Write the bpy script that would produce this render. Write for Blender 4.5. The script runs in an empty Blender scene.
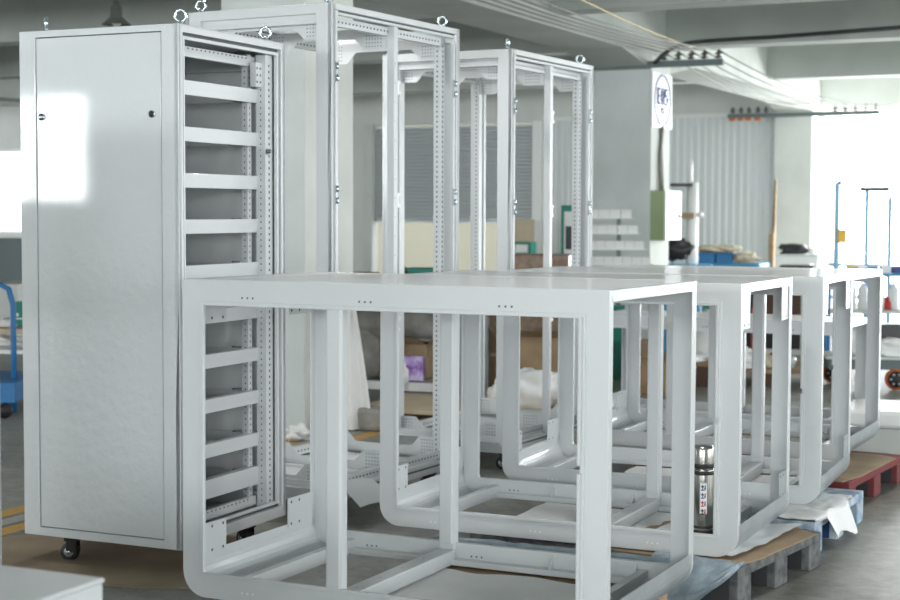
import bpy, math, random
from mathutils import Vector, Matrix, noise
random.seed(7)
C = bpy.context.scene.collection
F = 1560.0; HOR = 211.0; CH = 1.41
def at(px, D, z=0.0):                     # a point of the hall at depth D seen in picture column px
    return ((px-450)/F*D, D, z)
def zat(py, D): return CH-(py-HOR)/F*D
TH = 0.449; CT, ST = math.cos(TH), math.sin(TH)
def hall(u, v, z=0.0): return (u*CT+v*ST, -u*ST+v*CT, z)   # hall axes: u across, v along the column row
def tohall(x, y): return (x*CT-y*ST, x*ST+y*CT)

# ---------------------------------------------------------------- materials
MATS = {}
def mat(name, col, rough=.5, metal=0, bump=None, coat=0, noise_amt=0, noise_scale=8, col2=None, emit=0, alpha=1, spec=.5, trans=0):
    if name in MATS: return MATS[name]
    m = bpy.data.materials.new(name); m.use_nodes = True
    nt = m.node_tree; b = nt.nodes['Principled BSDF']
    b.inputs['Base Color'].default_value = (*col, 1)
    b.inputs['Roughness'].default_value = rough
    b.inputs['Metallic'].default_value = metal
    b.inputs['Coat Weight'].default_value = coat
    b.inputs['Coat Roughness'].default_value = .06
    b.inputs['Specular IOR Level'].default_value = spec
    b.inputs['Alpha'].default_value = alpha
    b.inputs['Transmission Weight'].default_value = trans
    tc = nt.nodes.new('ShaderNodeTexCoord')
    if noise_amt or col2:
        n = nt.nodes.new('ShaderNodeTexNoise'); n.inputs['Scale'].default_value = noise_scale; n.inputs['Detail'].default_value = 6
        nt.links.new(tc.outputs['Object'], n.inputs['Vector'])
        r = nt.nodes.new('ShaderNodeValToRGB')
        c2 = col2 if col2 else tuple(max(0, c*(1-noise_amt)) for c in col)
        r.color_ramp.elements[0].position = .35; r.color_ramp.elements[0].color = (*c2, 1)
        r.color_ramp.elements[1].position = .65; r.color_ramp.elements[1].color = (*col, 1)
        nt.links.new(n.outputs['Fac'], r.inputs['Fac']); nt.links.new(r.outputs['Color'], b.inputs['Base Color'])
    if bump:
        sc, st = bump[:2]; ds = bump[2] if len(bump) > 2 else .01
        n = nt.nodes.new('ShaderNodeTexNoise'); n.inputs['Scale'].default_value = sc; n.inputs['Detail'].default_value = 3
        nt.links.new(tc.outputs['Object'], n.inputs['Vector'])
        bp = nt.nodes.new('ShaderNodeBump'); bp.inputs['Strength'].default_value = st; bp.inputs['Distance'].default_value = ds
        nt.links.new(n.outputs['Fac'], bp.inputs['Height']); nt.links.new(bp.outputs['Normal'], b.inputs['Normal'])
    if emit:
        b.inputs['Emission Color'].default_value = (*col, 1); b.inputs['Emission Strength'].default_value = emit
    MATS[name] = m; return m
PAINT = mat('light_grey_powder_coat', (.585, .605, .615), .36, bump=(60, .04), coat=.2)
GLOSS = mat('glossy_cabinet_paint', (.63, .66, .675), .5, bump=(24, .22, .02), coat=.7)
GLOSS.node_tree.nodes['Principled BSDF'].inputs['Coat Roughness'].default_value = .05
HOLE = mat('dark_hole', (.07, .075, .08), .8)
ZINC = mat('zinc_plated_steel', (.62, .70, .74), .22, 1)
GALV = mat('bare_steel_sheet', (.46, .49, .51), .34, .45, col2=(.36, .40, .42), noise_scale=5, bump=(12, .1))
RUBBER = mat('black_rubber', (.018, .018, .02), .55)
GASKET = mat('dark_gasket', (.10, .11, .115), .7)
INNERG = mat('grey_inner_panel', (.78, .80, .80), .35, coat=.3)  # even light grey of the inner panels and trays
CARD = mat('brown_cardboard', (.40, .29, .18), .9, noise_amt=.25, noise_scale=5)
CARDF = mat('floor_cardboard', (.36, .28, .19), .85, noise_amt=.3, noise_scale=3)
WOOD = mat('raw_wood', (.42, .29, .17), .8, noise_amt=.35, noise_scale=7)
PLY = mat('plywood_board', (.60, .50, .36), .7, noise_amt=.15, noise_scale=3)
FOAM = mat('white_foam_sheet', (.88, .885, .88), .6, noise_amt=.08, noise_scale=4, bump=(7, .25))
FILM = mat('bluish_plastic_film', (.34, .42, .48), .25, coat=.4, noise_amt=.25, noise_scale=16, bump=(40, .5))
STEEL = mat('brushed_steel', (.50, .49, .45), .24, 1)
BLACKP = mat('black_plastic', (.02, .02, .022), .35)
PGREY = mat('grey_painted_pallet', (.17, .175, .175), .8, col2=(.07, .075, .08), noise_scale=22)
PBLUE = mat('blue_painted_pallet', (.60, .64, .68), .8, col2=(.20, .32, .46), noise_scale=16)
PSHADE = mat('shaded_pallet_inside', (.05, .052, .055), .9)  # shade inside the pallet tunnels put into the colour
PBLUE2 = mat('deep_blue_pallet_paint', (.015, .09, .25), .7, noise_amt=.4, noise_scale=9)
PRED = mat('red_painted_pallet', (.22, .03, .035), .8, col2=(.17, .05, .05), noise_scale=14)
PALE = mat('pale_plaster_and_lit_side', (.66, .68, .65), .85, noise_amt=.1, noise_scale=2.5, bump=(5, .2))  # pale plaster, also the lit right faces of the grey columns
GREYC = mat('grey_column_paint', (.62, .66, .65), .8, noise_amt=.1, noise_scale=2.5, bump=(4, .2))
CEIL = mat('ceiling_paint', (.50, .52, .49), .9, noise_amt=.1, noise_scale=1.2)
BEAM = mat('beam_paint', (.50, .53, .50), .85, noise_amt=.14, noise_scale=1.7)
WALLM = mat('wall_paint', (.73, .745, .72), .9, noise_amt=.08, noise_scale=1.5)
CREAM = mat('cream_render', (.40, .38, .31), .9)
SHUT = mat('grey_roller_slats', (.56, .59, .60), .5)
CORR = mat('white_corrugated_sheet', (.74, .77, .77), .5)
DSTEEL = mat('dark_painted_steel', (.12, .15, .15), .5, .4)
PORC = mat('glazed_insulator', (.10, .10, .085), .35)
GREENB = mat('teal_green_paint', (.01, .20, .15), .5)
BLUEB = mat('blue_paint', (.02, .17, .42), .45)
PBLU = mat('flare_washed_blue_tube', (.22, .42, .62), .5)  # blue lightened to carry the flare of the bright opening
LBLUE = mat('light_blue_paint', (.08, .32, .55), .5)
WHITEP = mat('white_plastic', (.82, .83, .82), .4)
PURPLE = mat('purple_printed_carton', (.72, .60, .85), .4, col2=(.25, .09, .45), noise_scale=14)
SACK = mat('grey_woven_sack', (.38, .37, .34), .9, noise_amt=.3, noise_scale=9)
BEIGE = mat('beige_cloth', (.62, .56, .43), .9, noise_amt=.3, noise_scale=18)
BWRAP = mat('brown_wrapped_film', (.17, .11, .075), .35, col2=(.30, .21, .15), noise_scale=14, bump=(16, .6))
OLIVE = mat('olive_green_enamel', (.30, .38, .20), .5)
ORANGE = mat('orange_rubber', (.50, .14, .04), .6)
REDP = mat('red_plastic', (.55, .03, .03), .4)
YELL = mat('yellow_paint', (.75, .45, .05), .5)
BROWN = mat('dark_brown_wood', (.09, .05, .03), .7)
PAPER = mat('printed_paper', (.78, .80, .80), .7)
INK = mat('blue_ink', (.07, .09, .28), .6)
GINK = mat('grey_ink', (.35, .37, .40), .7)
CABLE = mat('black_cable', (.03, .035, .035), .5)
WIRE = mat('grey_wire', (.20, .20, .17), .6)
YWIRE = mat('yellow_wire', (.55, .45, .18), .6)
LAMPG = mat('lamp_enamel', (.16, .17, .15), .4)

# ---------------------------------------------------------------- mesh builder
class MB:
    def __init__(s, off=(0, 0, 0)): s.v = []; s.f = []; s.m = []; s.off = Vector(off); s.mats = []; s.sm = []
    def mi(s, m):
        if m not in s.mats: s.mats.append(m)
        return s.mats.index(m)
    def add(s, vs, fs, m, smooth=False):
        n = len(s.v); k = s.mi(m)
        s.v += [Vector(v)+s.off for v in vs]
        for f in fs: s.f.append([n+i for i in f]); s.m.append(k); s.sm.append(smooth)
        return s
    def box(s, x0, x1, y0, y1, z0, z1, m=None, M=None):
        vs = [(x, y, z) for z in (z0, z1) for y in (y0, y1) for x in (x0, x1)]
        if M: vs = [M @ Vector(v) for v in vs]
        return s.add(vs, [(0, 2, 3, 1), (4, 5, 7, 6), (0, 1, 5, 4), (2, 6, 7, 3), (0, 4, 6, 2), (1, 3, 7, 5)], m or PAINT)
    def prism(s, pts, axis, a, b, m=None):
        def P(p, t):
            if axis == 'x': return (t, p[0], p[1])
            if axis == 'y': return (p[0], t, p[1])
            return (p[0], p[1], t)
        n = len(pts); vs = [P(p, a) for p in pts]+[P(p, b) for p in pts]
        fs = [tuple(range(n)), tuple(range(2*n-1, n-1, -1))]+[(i, i+n, (i+1) % n+n, (i+1) % n) for i in range(n)]
        return s.add(vs, fs, m or PAINT)
    def ring(s, outer, inner, y0, y1, m=None, ax='y'):
        n = len(outer)
        def P(p, t): return (p[0], t, p[1]) if ax == 'y' else (t, p[0], p[1])
        vs = [P(p, y0) for p in outer]+[P(p, y0) for p in inner]+[P(p, y1) for p in outer]+[P(p, y1) for p in inner]
        fs = []
        for i in range(n):
            j = (i+1) % n
            fs += [(i, j, n+j, n+i), (2*n+i, 3*n+i, 3*n+j, 2*n+j), (i, 2*n+i, 2*n+j, j), (n+i, n+j, 3*n+j, 3*n+i)]
        return s.add(vs, fs, m or PAINT)
    def tube(s, path, r, m, n=10, cap=True):
        path = [Vector(p) for p in path]; rs = r if isinstance(r, (list, tuple)) else [r]*len(path)
        vs = []; up = None
        for i, p in enumerate(path):
            t = (path[min(i+1, len(path)-1)]-path[max(i-1, 0)])
            if t.length < 1e-9: t = Vector((0, 0, 1))
            t.normalize()
            if up is None: up = Vector((0, 0, 1)) if abs(t.z) < .9 else Vector((1, 0, 0))
            a = t.cross(up); a.normalize(); b = a.cross(t); up = b
            for k in range(n):
                an = 2*math.pi*k/n
                vs.append(p+(a*math.cos(an)+b*math.sin(an))*rs[i])
        fs = [(i*n+k, i*n+(k+1) % n, (i+1)*n+(k+1) % n, (i+1)*n+k) for i in range(len(path)-1) for k in range(n)]
        if cap: fs += [tuple(range(n-1, -1, -1)), tuple(range((len(path)-1)*n, len(path)*n))]
        return s.add(vs, fs, m, True)
    def torus(s, c, R, r, m, axis='y', n=20, k=8):
        vs = []
        if not isinstance(axis, str):      # ring normal at angle axis from local x
            an = axis; axis = 'x'; rot = Matrix.Rotation(an, 3, 'Z')
        else: rot = Matrix.Identity(3)
        for i in range(n):
            a = 2*math.pi*i/n
            for j in range(k):
                b = 2*math.pi*j/k; q = R+r*math.cos(b); w = r*math.sin(b)
                p = {'y': (q*math.cos(a), w, q*math.sin(a)), 'x': (w, q*math.cos(a), q*math.sin(a)), 'z': (q*math.cos(a), q*math.sin(a), w)}[axis]
                vs.append(Vector(c)+rot @ Vector(p))
        fs = [(i*k+j, ((i+1) % n)*k+j, ((i+1) % n)*k+(j+1) % k, i*k+(j+1) % k) for i in range(n) for j in range(k)]
        return s.add(vs, fs, m, True)
    def blob(s, c, sx, sy, sz, m, amt=.2, seed=0, n=22, k=12, freq=1.6, flat=True):
        vs = []; c = Vector(c)
        for j in range(k+1):
            ph = math.pi*j/k
            for i in range(n):
                a = 2*math.pi*i/n
                d = Vector((math.sin(ph)*math.cos(a), math.sin(ph)*math.sin(a), math.cos(ph)))
                d = Vector([math.copysign(abs(t)**.75, t) for t in d])
                q = 1+amt*noise.noise(d*freq+Vector((seed*3.1, seed, 0)))+amt*.5*noise.noise(d*freq*3+Vector((seed, 9, 0)))
                p = Vector((d.x*sx*q, d.y*sy*q, d.z*sz*q))
                if flat: p.z = max(p.z, -sz*.8)
                vs.append(c+p)
        fs = [(j*n+i, (j+1)*n+i, (j+1)*n+(i+1) % n, j*n+(i+1) % n) for j in range(k) for i in range(n)]
        return s.add(vs, fs, m, True)
    def sheet(s, x0, x1, y0, y1, fn, m, nx=30, ny=20, th=.002):
        vs = []
        for t in (0, -th):
            for j in range(ny+1):
                for i in range(nx+1):
                    x = x0+(x1-x0)*i/nx; y = y0+(y1-y0)*j/ny
                    p = Vector(fn(x, y)); vs.append(p+Vector((0, 0, t)))
        N = (nx+1)*(ny+1); fs = []
        for j in range(ny):
            for i in range(nx):
                a = j*(nx+1)+i; fs.append((a, a+1, a+nx+2, a+nx+1)); fs.append((N+a, N+a+nx+1, N+a+nx+2, N+a+1))
        return s.add(vs, fs, m, True)
    def holes(s, p0, dv, n, w, h, nrm, m=None):     # n small punched holes along dv from p0, on a face with normal nrm ('x+','x-','y-','y+','z+')
        k = nrm[0]; e = .0006*(1 if nrm[1] == '+' else -1)
        for i in range(n):
            p = Vector(p0)+Vector(dv)*i
            if k == 'x': q = [(p.x+e, p.y-w/2, p.z-h/2), (p.x+e, p.y+w/2, p.z-h/2), (p.x+e, p.y+w/2, p.z+h/2), (p.x+e, p.y-w/2, p.z+h/2)]
            elif k == 'y': q = [(p.x-w/2, p.y+e, p.z-h/2), (p.x+w/2, p.y+e, p.z-h/2), (p.x+w/2, p.y+e, p.z+h/2), (p.x-w/2, p.y+e, p.z+h/2)]
            else: q = [(p.x-w/2, p.y-h/2, p.z+e), (p.x+w/2, p.y-h/2, p.z+e), (p.x+w/2, p.y+h/2, p.z+e), (p.x-w/2, p.y+h/2, p.z+e)]
            s.add(q, [(0, 1, 2, 3)], m or HOLE)
        return s
    def build(s, name, parent=None, bevel=0, loc=None, rz=None):
        me = bpy.data.meshes.new(name); me.from_pydata([tuple(v) for v in s.v], [], s.f)
        for m in s.mats: me.materials.append(m)
        me.polygons.foreach_set('material_index', s.m); me.polygons.foreach_set('use_smooth', s.sm)
        me.update()
        o = bpy.data.objects.new(name, me); C.objects.link(o)
        if parent: o.parent = parent
        if loc: o.location = loc
        if rz is not None: o.rotation_euler = (0, 0, rz)
        if bevel:
            b = o.modifiers.new('b', 'BEVEL'); b.width = bevel; b.segments = 2; b.limit_method = 'ANGLE'; b.angle_limit = .7
        return o
def tag(o, label=None, cat=None, group=None, kind=None):
    if label: o['label'] = label
    if cat: o['category'] = cat
    if group: o['group'] = group
    if kind: o['kind'] = kind
    return o
def thing(name, loc, rz, label, cat, group=None):
    o = bpy.data.objects.new(name, None); C.objects.link(o); o.empty_display_size = .1
    o.location = loc; o.rotation_euler = (0, 0, rz); return tag(o, label, cat, group)
def copy_tree(o, parent=None):
    c = o.copy(); C.objects.link(c); c.parent = parent
    for ch in list(o.children): copy_tree(ch, c)
    return c
def corner_to_centre(fr, yaw, w, d):   # front right corner -> base centre
    e1 = Vector((math.cos(yaw), -math.sin(yaw), 0)); e2 = Vector((math.sin(yaw), math.cos(yaw), 0))
    return Vector(fr)-e1*w/2+e2*d/2

# ---------------------------------------------------------------- shared parts
def lifting_eye(parent, x, y, z, axis='y', off=(0, 0, 0)):
    m = MB(off); m.torus((x, y, z+.036), .0215, .0062, ZINC, axis)
    m.tube([(x, y, z), (x, y, z+.004), (x, y, z+.004), (x, y, z+.010), (x, y, z+.016)], [.017, .017, .013, .011, .006], ZINC, 14)
    m.build('lifting_eye', parent)
def caster(parent, x, y, off, H=.11, ang=0):
    M = Matrix.Translation((x, y, 0)) @ Matrix.Rotation(ang, 4, 'Z')
    m = MB(off); m.box(-.035, .035, -.03, .03, H-.012, H, ZINC, M)
    m.box(-.022, .022, -.024, -.020, .035, H-.01, BLACKP, M); m.box(-.022, .022, .020, .024, .035, H-.01, BLACKP, M)
    m.box(-.03, .03, -.024, .024, H-.03, H-.012, BLACKP, M)
    o = m.build('caster', parent, .002)
    w = MB(off)
    a = M @ Vector((-.012, -.017, .036)); b = M @ Vector((-.012, .017, .036))
    w.tube([a, a+(b-a)*.1, a+(b-a)*.9, b], [.031, .036, .036, .031], RUBBER, 24)
    a2 = M @ Vector((-.012, -.019, .036)); b2 = M @ Vector((-.012, .019, .036))
    w.tube([a2, b2], .020, GALV, 18)
    a3 = M @ Vector((-.012, -.0255, .036)); b3 = M @ Vector((-.012, .0255, .036)); w.tube([a3, b3], .008, ZINC, 10)
    w.build('wheel', o)

def bracket_plate(m, x0, x1, y, z, hgt, dn, thick=.002):
    """cross plate with deep perforated ends and chamfers to a shallow middle, hanging down (dn=-1) or rising (dn=1)"""
    e = .18*(x1-x0) if (x1-x0) > .5 else .14
    c = hgt*.55
    pts = [(x0, z), (x1, z), (x1, z+dn*hgt), (x1-e, z+dn*hgt), (x1-e-c, z+dn*(hgt-c)), (x0+e+c, z+dn*(hgt-c)), (x0+e, z+dn*hgt), (x0, z+dn*hgt)]
    m.prism(pts if dn < 0 else pts, 'y', y, y+thick, PAINT)
    for zz in range(5):
        for sx in (x0+.012, x1-e+.012):
            m.holes((sx, y, z+dn*(.016+zz*.017)), (.016, 0, 0), int((e-.015)/.016), .005, .005, 'y-')

# ---------------------------------------------------------------- tall open cabinet frame
def open_cabinet(fr, yaw, w, d, h, label, paper=True):
    root = thing('open_cabinet', tuple(corner_to_centre((fr[0], fr[1], 0), yaw, w, d)), -yaw, label, 'cabinet')
    off = (-w/2, -d/2, 0); z0 = .11; z1 = z0+h
    # front ring, face 85 mm wide posts, a slimmer head rail
    pw = .085
    def rr(x0, x1, zz0, zz1): return [(x0, zz1), (x1, zz1), (x1, zz0), (x0, zz0)]
    m = MB(off); m.ring(rr(0, w, z0, z1), rr(pw, w-pw, z0+.055, z1-.045), 0, .03); m.build('front_frame', root, .003)
    m = MB(off); m.ring(rr(pw-.02, w-pw+.02, z0+.045, z1-.055), rr(pw+.012, w-pw-.012, z0+.085, z1-.085), .022, .045); m.build('inner_front_frame', root, .002)
    m = MB(off); m.ring(rr(0, w, z0, z1), rr(pw, w-pw, z0+.055, z1-.045), d-.03, d); m.build('rear_frame', root, .003)
    for sx in (0, 1):
        xa, xb = (0, .022) if sx == 0 else (w-.022, w)
        o1 = [(0.0, z1), (d, z1), (d, z0), (0.0, z0)]; i1 = [(.028, z1-.028), (d-.028, z1-.028), (d-.028, z0+.028), (.028, z0+.028)]
        m = MB(off); m.ring(o1, i1, xa, xb, ax='x')
        g0 = .030; i2 = [(.036, z1-.036), (d-.036, z1-.036), (d-.036, z0+.036), (.036, z0+.036)]
        m.ring(i1, i2, (xa+.004) if sx == 0 else xa-.008, (xb+.008) if sx == 0 else xb-.006, GASKET, ax='x')
        i3 = [(.052, z1-.048), (d-.052, z1-.048), (d-.052, z0+.048), (.052, z0+.048)]
        m.ring(i2, i3, xa-.004 if sx else xa+.004, xb-.004 if sx else xb+.004, ax='x')
        m.build('side_frame', root, .002)
    # perforated inner posts
    for sx in (0, 1):
        for sy in (0, 1):
            m = MB(off)
            xa, xb = (.05, .09) if sx == 0 else (w-.09, w-.05)
            ya, yb = (.05, .09) if sy == 0 else (d-.105, d-.065)
            m.box(xa, xb, ya, yb, z0+.05, z1-.05)
            n = int((h-.12)/.025)
            m.holes((xb if sx else xa, (ya+yb)/2, z0+.07), (0, 0, .025), n, .009, .010, 'x+' if sx else 'x-')
            m.holes(((xa+xb)/2, ya, z0+.07), (0, 0, .025), n, .007, .009, 'y-')
            m.build('corner_post', root)
    # roof and base rails
    for top in (1, 0):
        z = z1-.05 if top else z0+.05; dn = -1 if top else 1
        m = MB(off)
        for xa in (.05, w-.08):
            za, zb = (z-.04, z) if top else (z, z+.04)
            m.box(xa, xa+.03, .05, d-.065, za, zb)
            m.holes((xa, .1, (za+zb)/2), (0, .03, 0), int((d-.2)/.03), .012, .008, 'x-')
            m.holes((xa+.03, .1, (za+zb)/2), (0, .03, 0), int((d-.2)/.03), .012, .008, 'x+')
        m.box(.0, w, .02, .05, z-.02, z+.02); m.box(0, w, d-.05, d-.02, z-.02, z+.02)
        m.build('roof_rail' if top else 'base_rail', root, .001)
        for y in (.062, d*.48, d-.075):
            m = MB(off); bracket_plate(m, .06, w-.06, y, z, .102, dn)
            zc = z+dn*.012
            m.box(.08, w-.08, y, y+.03, min(z, z+dn*.003), max(z, z+dn*.003))
            if top: m.holes((.12, y+.002, z-.03), (.03, 0, 0), int((w-.24)/.03), .011, .009, 'y-')
            m.build('perforated_bracket', root)
    # sheet floor of the base
    m = MB(off); m.box(.05, w-.05, .05, d-.06, z0+.028, z0+.034, INNERG)
    m.box(0, w, 0, .02, z0-.004, z0+.05); m.build('base_tray', root)
    # centre post of the open side with two catches
    m = MB(off); m.box(w-.055, w-.015, d*.475, d*.475+.035, z0+.04, z1-.04)
    m.holes((w-.015, d*.475+.008, z0+.1), (0, 0, .09), int((h-.2)/.09), .004, .005, 'x+')
    o = m.build('side_mullion', root, .002)
    for zz in (z1-.33, z1-.86, z1-1.45):
        k = MB(off); k.box(w-.035, w-.022, d*.475+.035, d*.475+.06, zz-.035, zz+.035, WHITEP)
        k.box(w-.035, w-.022, d*.475+.052, d*.475+.072, zz+.018, zz+.035, WHITEP); k.box(w-.035, w-.022, d*.475+.052, d*.475+.072, zz-.035, zz-.018, WHITEP)
        k.build('catch', o, .002)
    for zz in (z1-.30, z1-.84, z1-1.4):
        for yy in (.04, d-.045):
            k = MB(off); k.tube([(w+.003, yy, zz-.04), (w+.003, yy, zz-.012)], .006, ZINC); k.tube([(w+.003, yy, zz+.012), (w+.003, yy, zz+.04)], .006, ZINC)
            k.box(w-.012, w-.001, yy-.008, yy+.008, zz-.045, zz+.045, GALV); k.build('hinge', root)
    for x, y in ((.05, .05), (w-.05, .05), (.05, d-.09), (w-.05, d-.09)):
        lifting_eye(root, x, y, z1, .75 if (y < .5 and x > .4 and w < .80) else (2.1 if y < .5 else 1.9), off)
    for x, y, a in ((.09, .12, .4), (w-.09, .12, .2), (.09, d-.14, .8), (w-.09, d-.14, 0)):
        caster(root, x, y, off, .11, a)
    return root
frB = open_cabinet((-.521, 6.88), .508, .809, 1.163, 2.21, 'tall open white cabinet frame directly behind the closed cabinet, second tall frame from the left')
frC = open_cabinet((.325, 8.32), .489, .797, 1.113, 2.16, 'farthest tall open white cabinet frame, standing just left of the grey column')

# ---------------------------------------------------------------- closed cabinet with open side
def closed_cabinet(fr, yaw, w, d, h, label, inner=True):
    root = thing('equipment_cabinet', tuple(corner_to_centre((fr[0], fr[1], 0), yaw, w, d)), -yaw, label, 'cabinet')
    off = (-w/2, -d/2, 0); z0 = .11; z1 = z0+h
    def rr(x0, x1, a, b): return [(x0, b), (x1, b), (x1, a), (x0, a)]
    pl, pr, pt, pb = .078, .078, .026, .033
    m = MB(off); m.ring(rr(0, w, z0, z1), rr(pl, w-pr, z0+pb, z1-pt), 0, .02, GLOSS); m.build('front_frame', root, .003)
    m = MB(off); m.box(pl-.01, w-pr+.01, .012, .018, z0+pb-.01, z1-pt+.01, GASKET)
    m.build('door_gasket', root)
    m = MB(off); m.box(pl+.0035, w-pr-.0035, .0035, .014, z0+pb+.0035, z1-pt-.0035, GLOSS)
    dr = m.build('door_panel', root, .002)
    for lx in (pl+.030, w-pr-.043):
        m = MB(off); zz = z1-.337
        m.tube([(lx, .005, zz), (lx, -.004, zz)], .014, ZINC, 20)
        m.tube([(lx, -.004, zz), (lx, -.008, zz)], [.011, .008], BLACKP if lx > .3 else ZINC, 16)
        m.build('lock', dr)
    # shell: left side, back, roof, floor
    m = MB(off)
    m.box(0, .004, .018, d, z0, z1, GLOSS); m.box(.004, w-.03, d-.022, d-.016, z0+.02, z1-.02, INNERG)
    m.build('side_panel', root)
    m = MB(off); m.box(0, w, .018, d, z1-.004, z1, GLOSS); m.box(.004, w-.03, .02, d-.02, z1-.03, z1-.026, INNERG); m.build('roof_panel', root)
    # side ring, right hand
    def yy(y0, y1, a, b): return [(y0, b), (y1, b), (y1, a), (y0, a)]
    o1 = yy(0, d, z0, z1); i1 = yy(.03, d-.03, z0+.045, z1-.03)
    m = MB(off); m.ring(o1, i1, w-.022, w, PAINT, ax='x')
    i2 = yy(.042, d-.042, z0+.058, z1-.042); m.ring(i1, i2, w-.03, w-.02, GASKET, ax='x')
    i3 = yy(.052, d-.055, z0+.07, z1-.055); m.ring(i2, i3, w-.022, w-.006, PAINT, ax='x')
    m.build('side_frame', root, .002)
    # rear frame
    m = MB(off); m.ring(rr(0, w, z0, z1), rr(.05, w-.05, z0+.05, z1-.05), d-.022, d, GLOSS); m.build('rear_frame', root, .002)
    m = MB(off); m.box(.004, w-.03, .02, d-.02, z0+.02, z0+.03, INNERG); m.build('floor_panel', root)
    if inner:
        # perforated uprights: two near the open side, two at the far side
        for (xa, ya, nm) in ((w-.075, .056, 1), (w-.075, d-.11, 1), (w-.12, d-.15, 0), (.05, .06, 0), (.05, d-.10, 0)):
            m = MB(off); ww = .045 if nm else .028
            m.box(xa, xa+ww, ya, ya+(.02 if ya < .1 else .055 if nm else .03), z0+.05, z1-.055, PAINT)
            n = int((h-.14)/.025)
            yb = ya+(.01 if ya < .1 else .028 if nm else .015)
            m.holes((xa+ww, yb, z0+.075), (0, 0, .025), n, .005 if ya < .1 or not nm else .009, .010, 'x+')
            m.holes((xa+ww/2, ya, z0+.075), (0, 0, .025), n, .005, .007, 'y-')
            m.build('corner_post', root)
        for z in (z1-.085, z0+.075):
            m = MB(off); m.box(w-.11, w-.085, .06, d-.10, z-.02, z+.02); m.box(.05, .075, .06, d-.06, z-.02, z+.02)
            m.box(.05, w-.06, d-.075, d-.05, z-.03, z+.03); 
            m.holes((w-.085, .1, z+.012), (0, .03, 0), 18, .010, .006, 'x+')
            m.build('cross_rail', root, .001)
        m = MB(off); m.box(w-.072, w-.045, d-.16, d-.095, z1-.19, z1-.09, PAINT)
        for i in range(3):
            for j in range(2): m.holes((w-.045, d-.15+j*.025, z1-.17+i*.028), (0, 0, 0), 1, .009, .009, 'x+')
        m.build('mounting_plate', root)
        for yk in (d-.115,):
            k = MB(off); k.box(w-.05, w-.03, yk, yk+.03, z1-.47, z1-.44, PAINT); k.tube([(w-.05, yk+.015, z1-.455), (w-.012, yk+.015, z1-.455)], .009, DSTEEL); k.build('latch', root)
        # nine shelf levels: front rail on the open side, rail at the back, thin tray
        for i in range(10):
            z = z0+.13+i*.1795
            if z > z1-.14: break
            if i == 0: z = z0+.145
            m = MB(off); hh = .056 if i else .078
            m.prism([(w-.078, z), (w-.072, z), (w-.066, z+hh), (w-.10, z+hh), (w-.10, z+hh-.003), (w-.078, z+hh-.003)], 'y', .076, d-.10, PAINT)
            o = m.build('shelf_rail', root, .0008)
            t = MB(off); t.box(.09, w-.10, .06, d-.11, z+.004, z+.008, INNERG); t.box(.09, w-.12, d-.112, d-.108, z+.004, z+.05, PAINT)
            t.tube([(w-.19, d-.12, z+.055), (w-.13, d-.12, z+.055)], .004, ZINC, 8)
            t.box(w-.15, w-.10, d-.20, d-.11, z+.004, z+.04, PAINT)
            t.build('tray', o)
    for x, y in ((.085, .06), (w-.03, .06), (.085, d-.08), (w-.035, d-.10)):
        lifting_eye(root, x, y, z1, .80 if (x < .2 and y < .2) else 2.0, off)
    for x, y, a in ((.17, .09, .3), (w-.07, .20, 1.5), (.10, d-.12, 1.2), (w-.09, d-.17, -.2)):
        caster(root, x, y, off, .11, a)
    return root
cabA = closed_cabinet((-1.023, 5.895), .43, .752, .781, 2.0, 'glossy closed grey cabinet on casters, shelf rails showing in its open side')
cab0 = closed_cabinet((-1.715, 4.09), .43, .752, .781, 1.66, 'tall white cabinet of which only a slim edge shows at the left border', inner=False)

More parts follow.
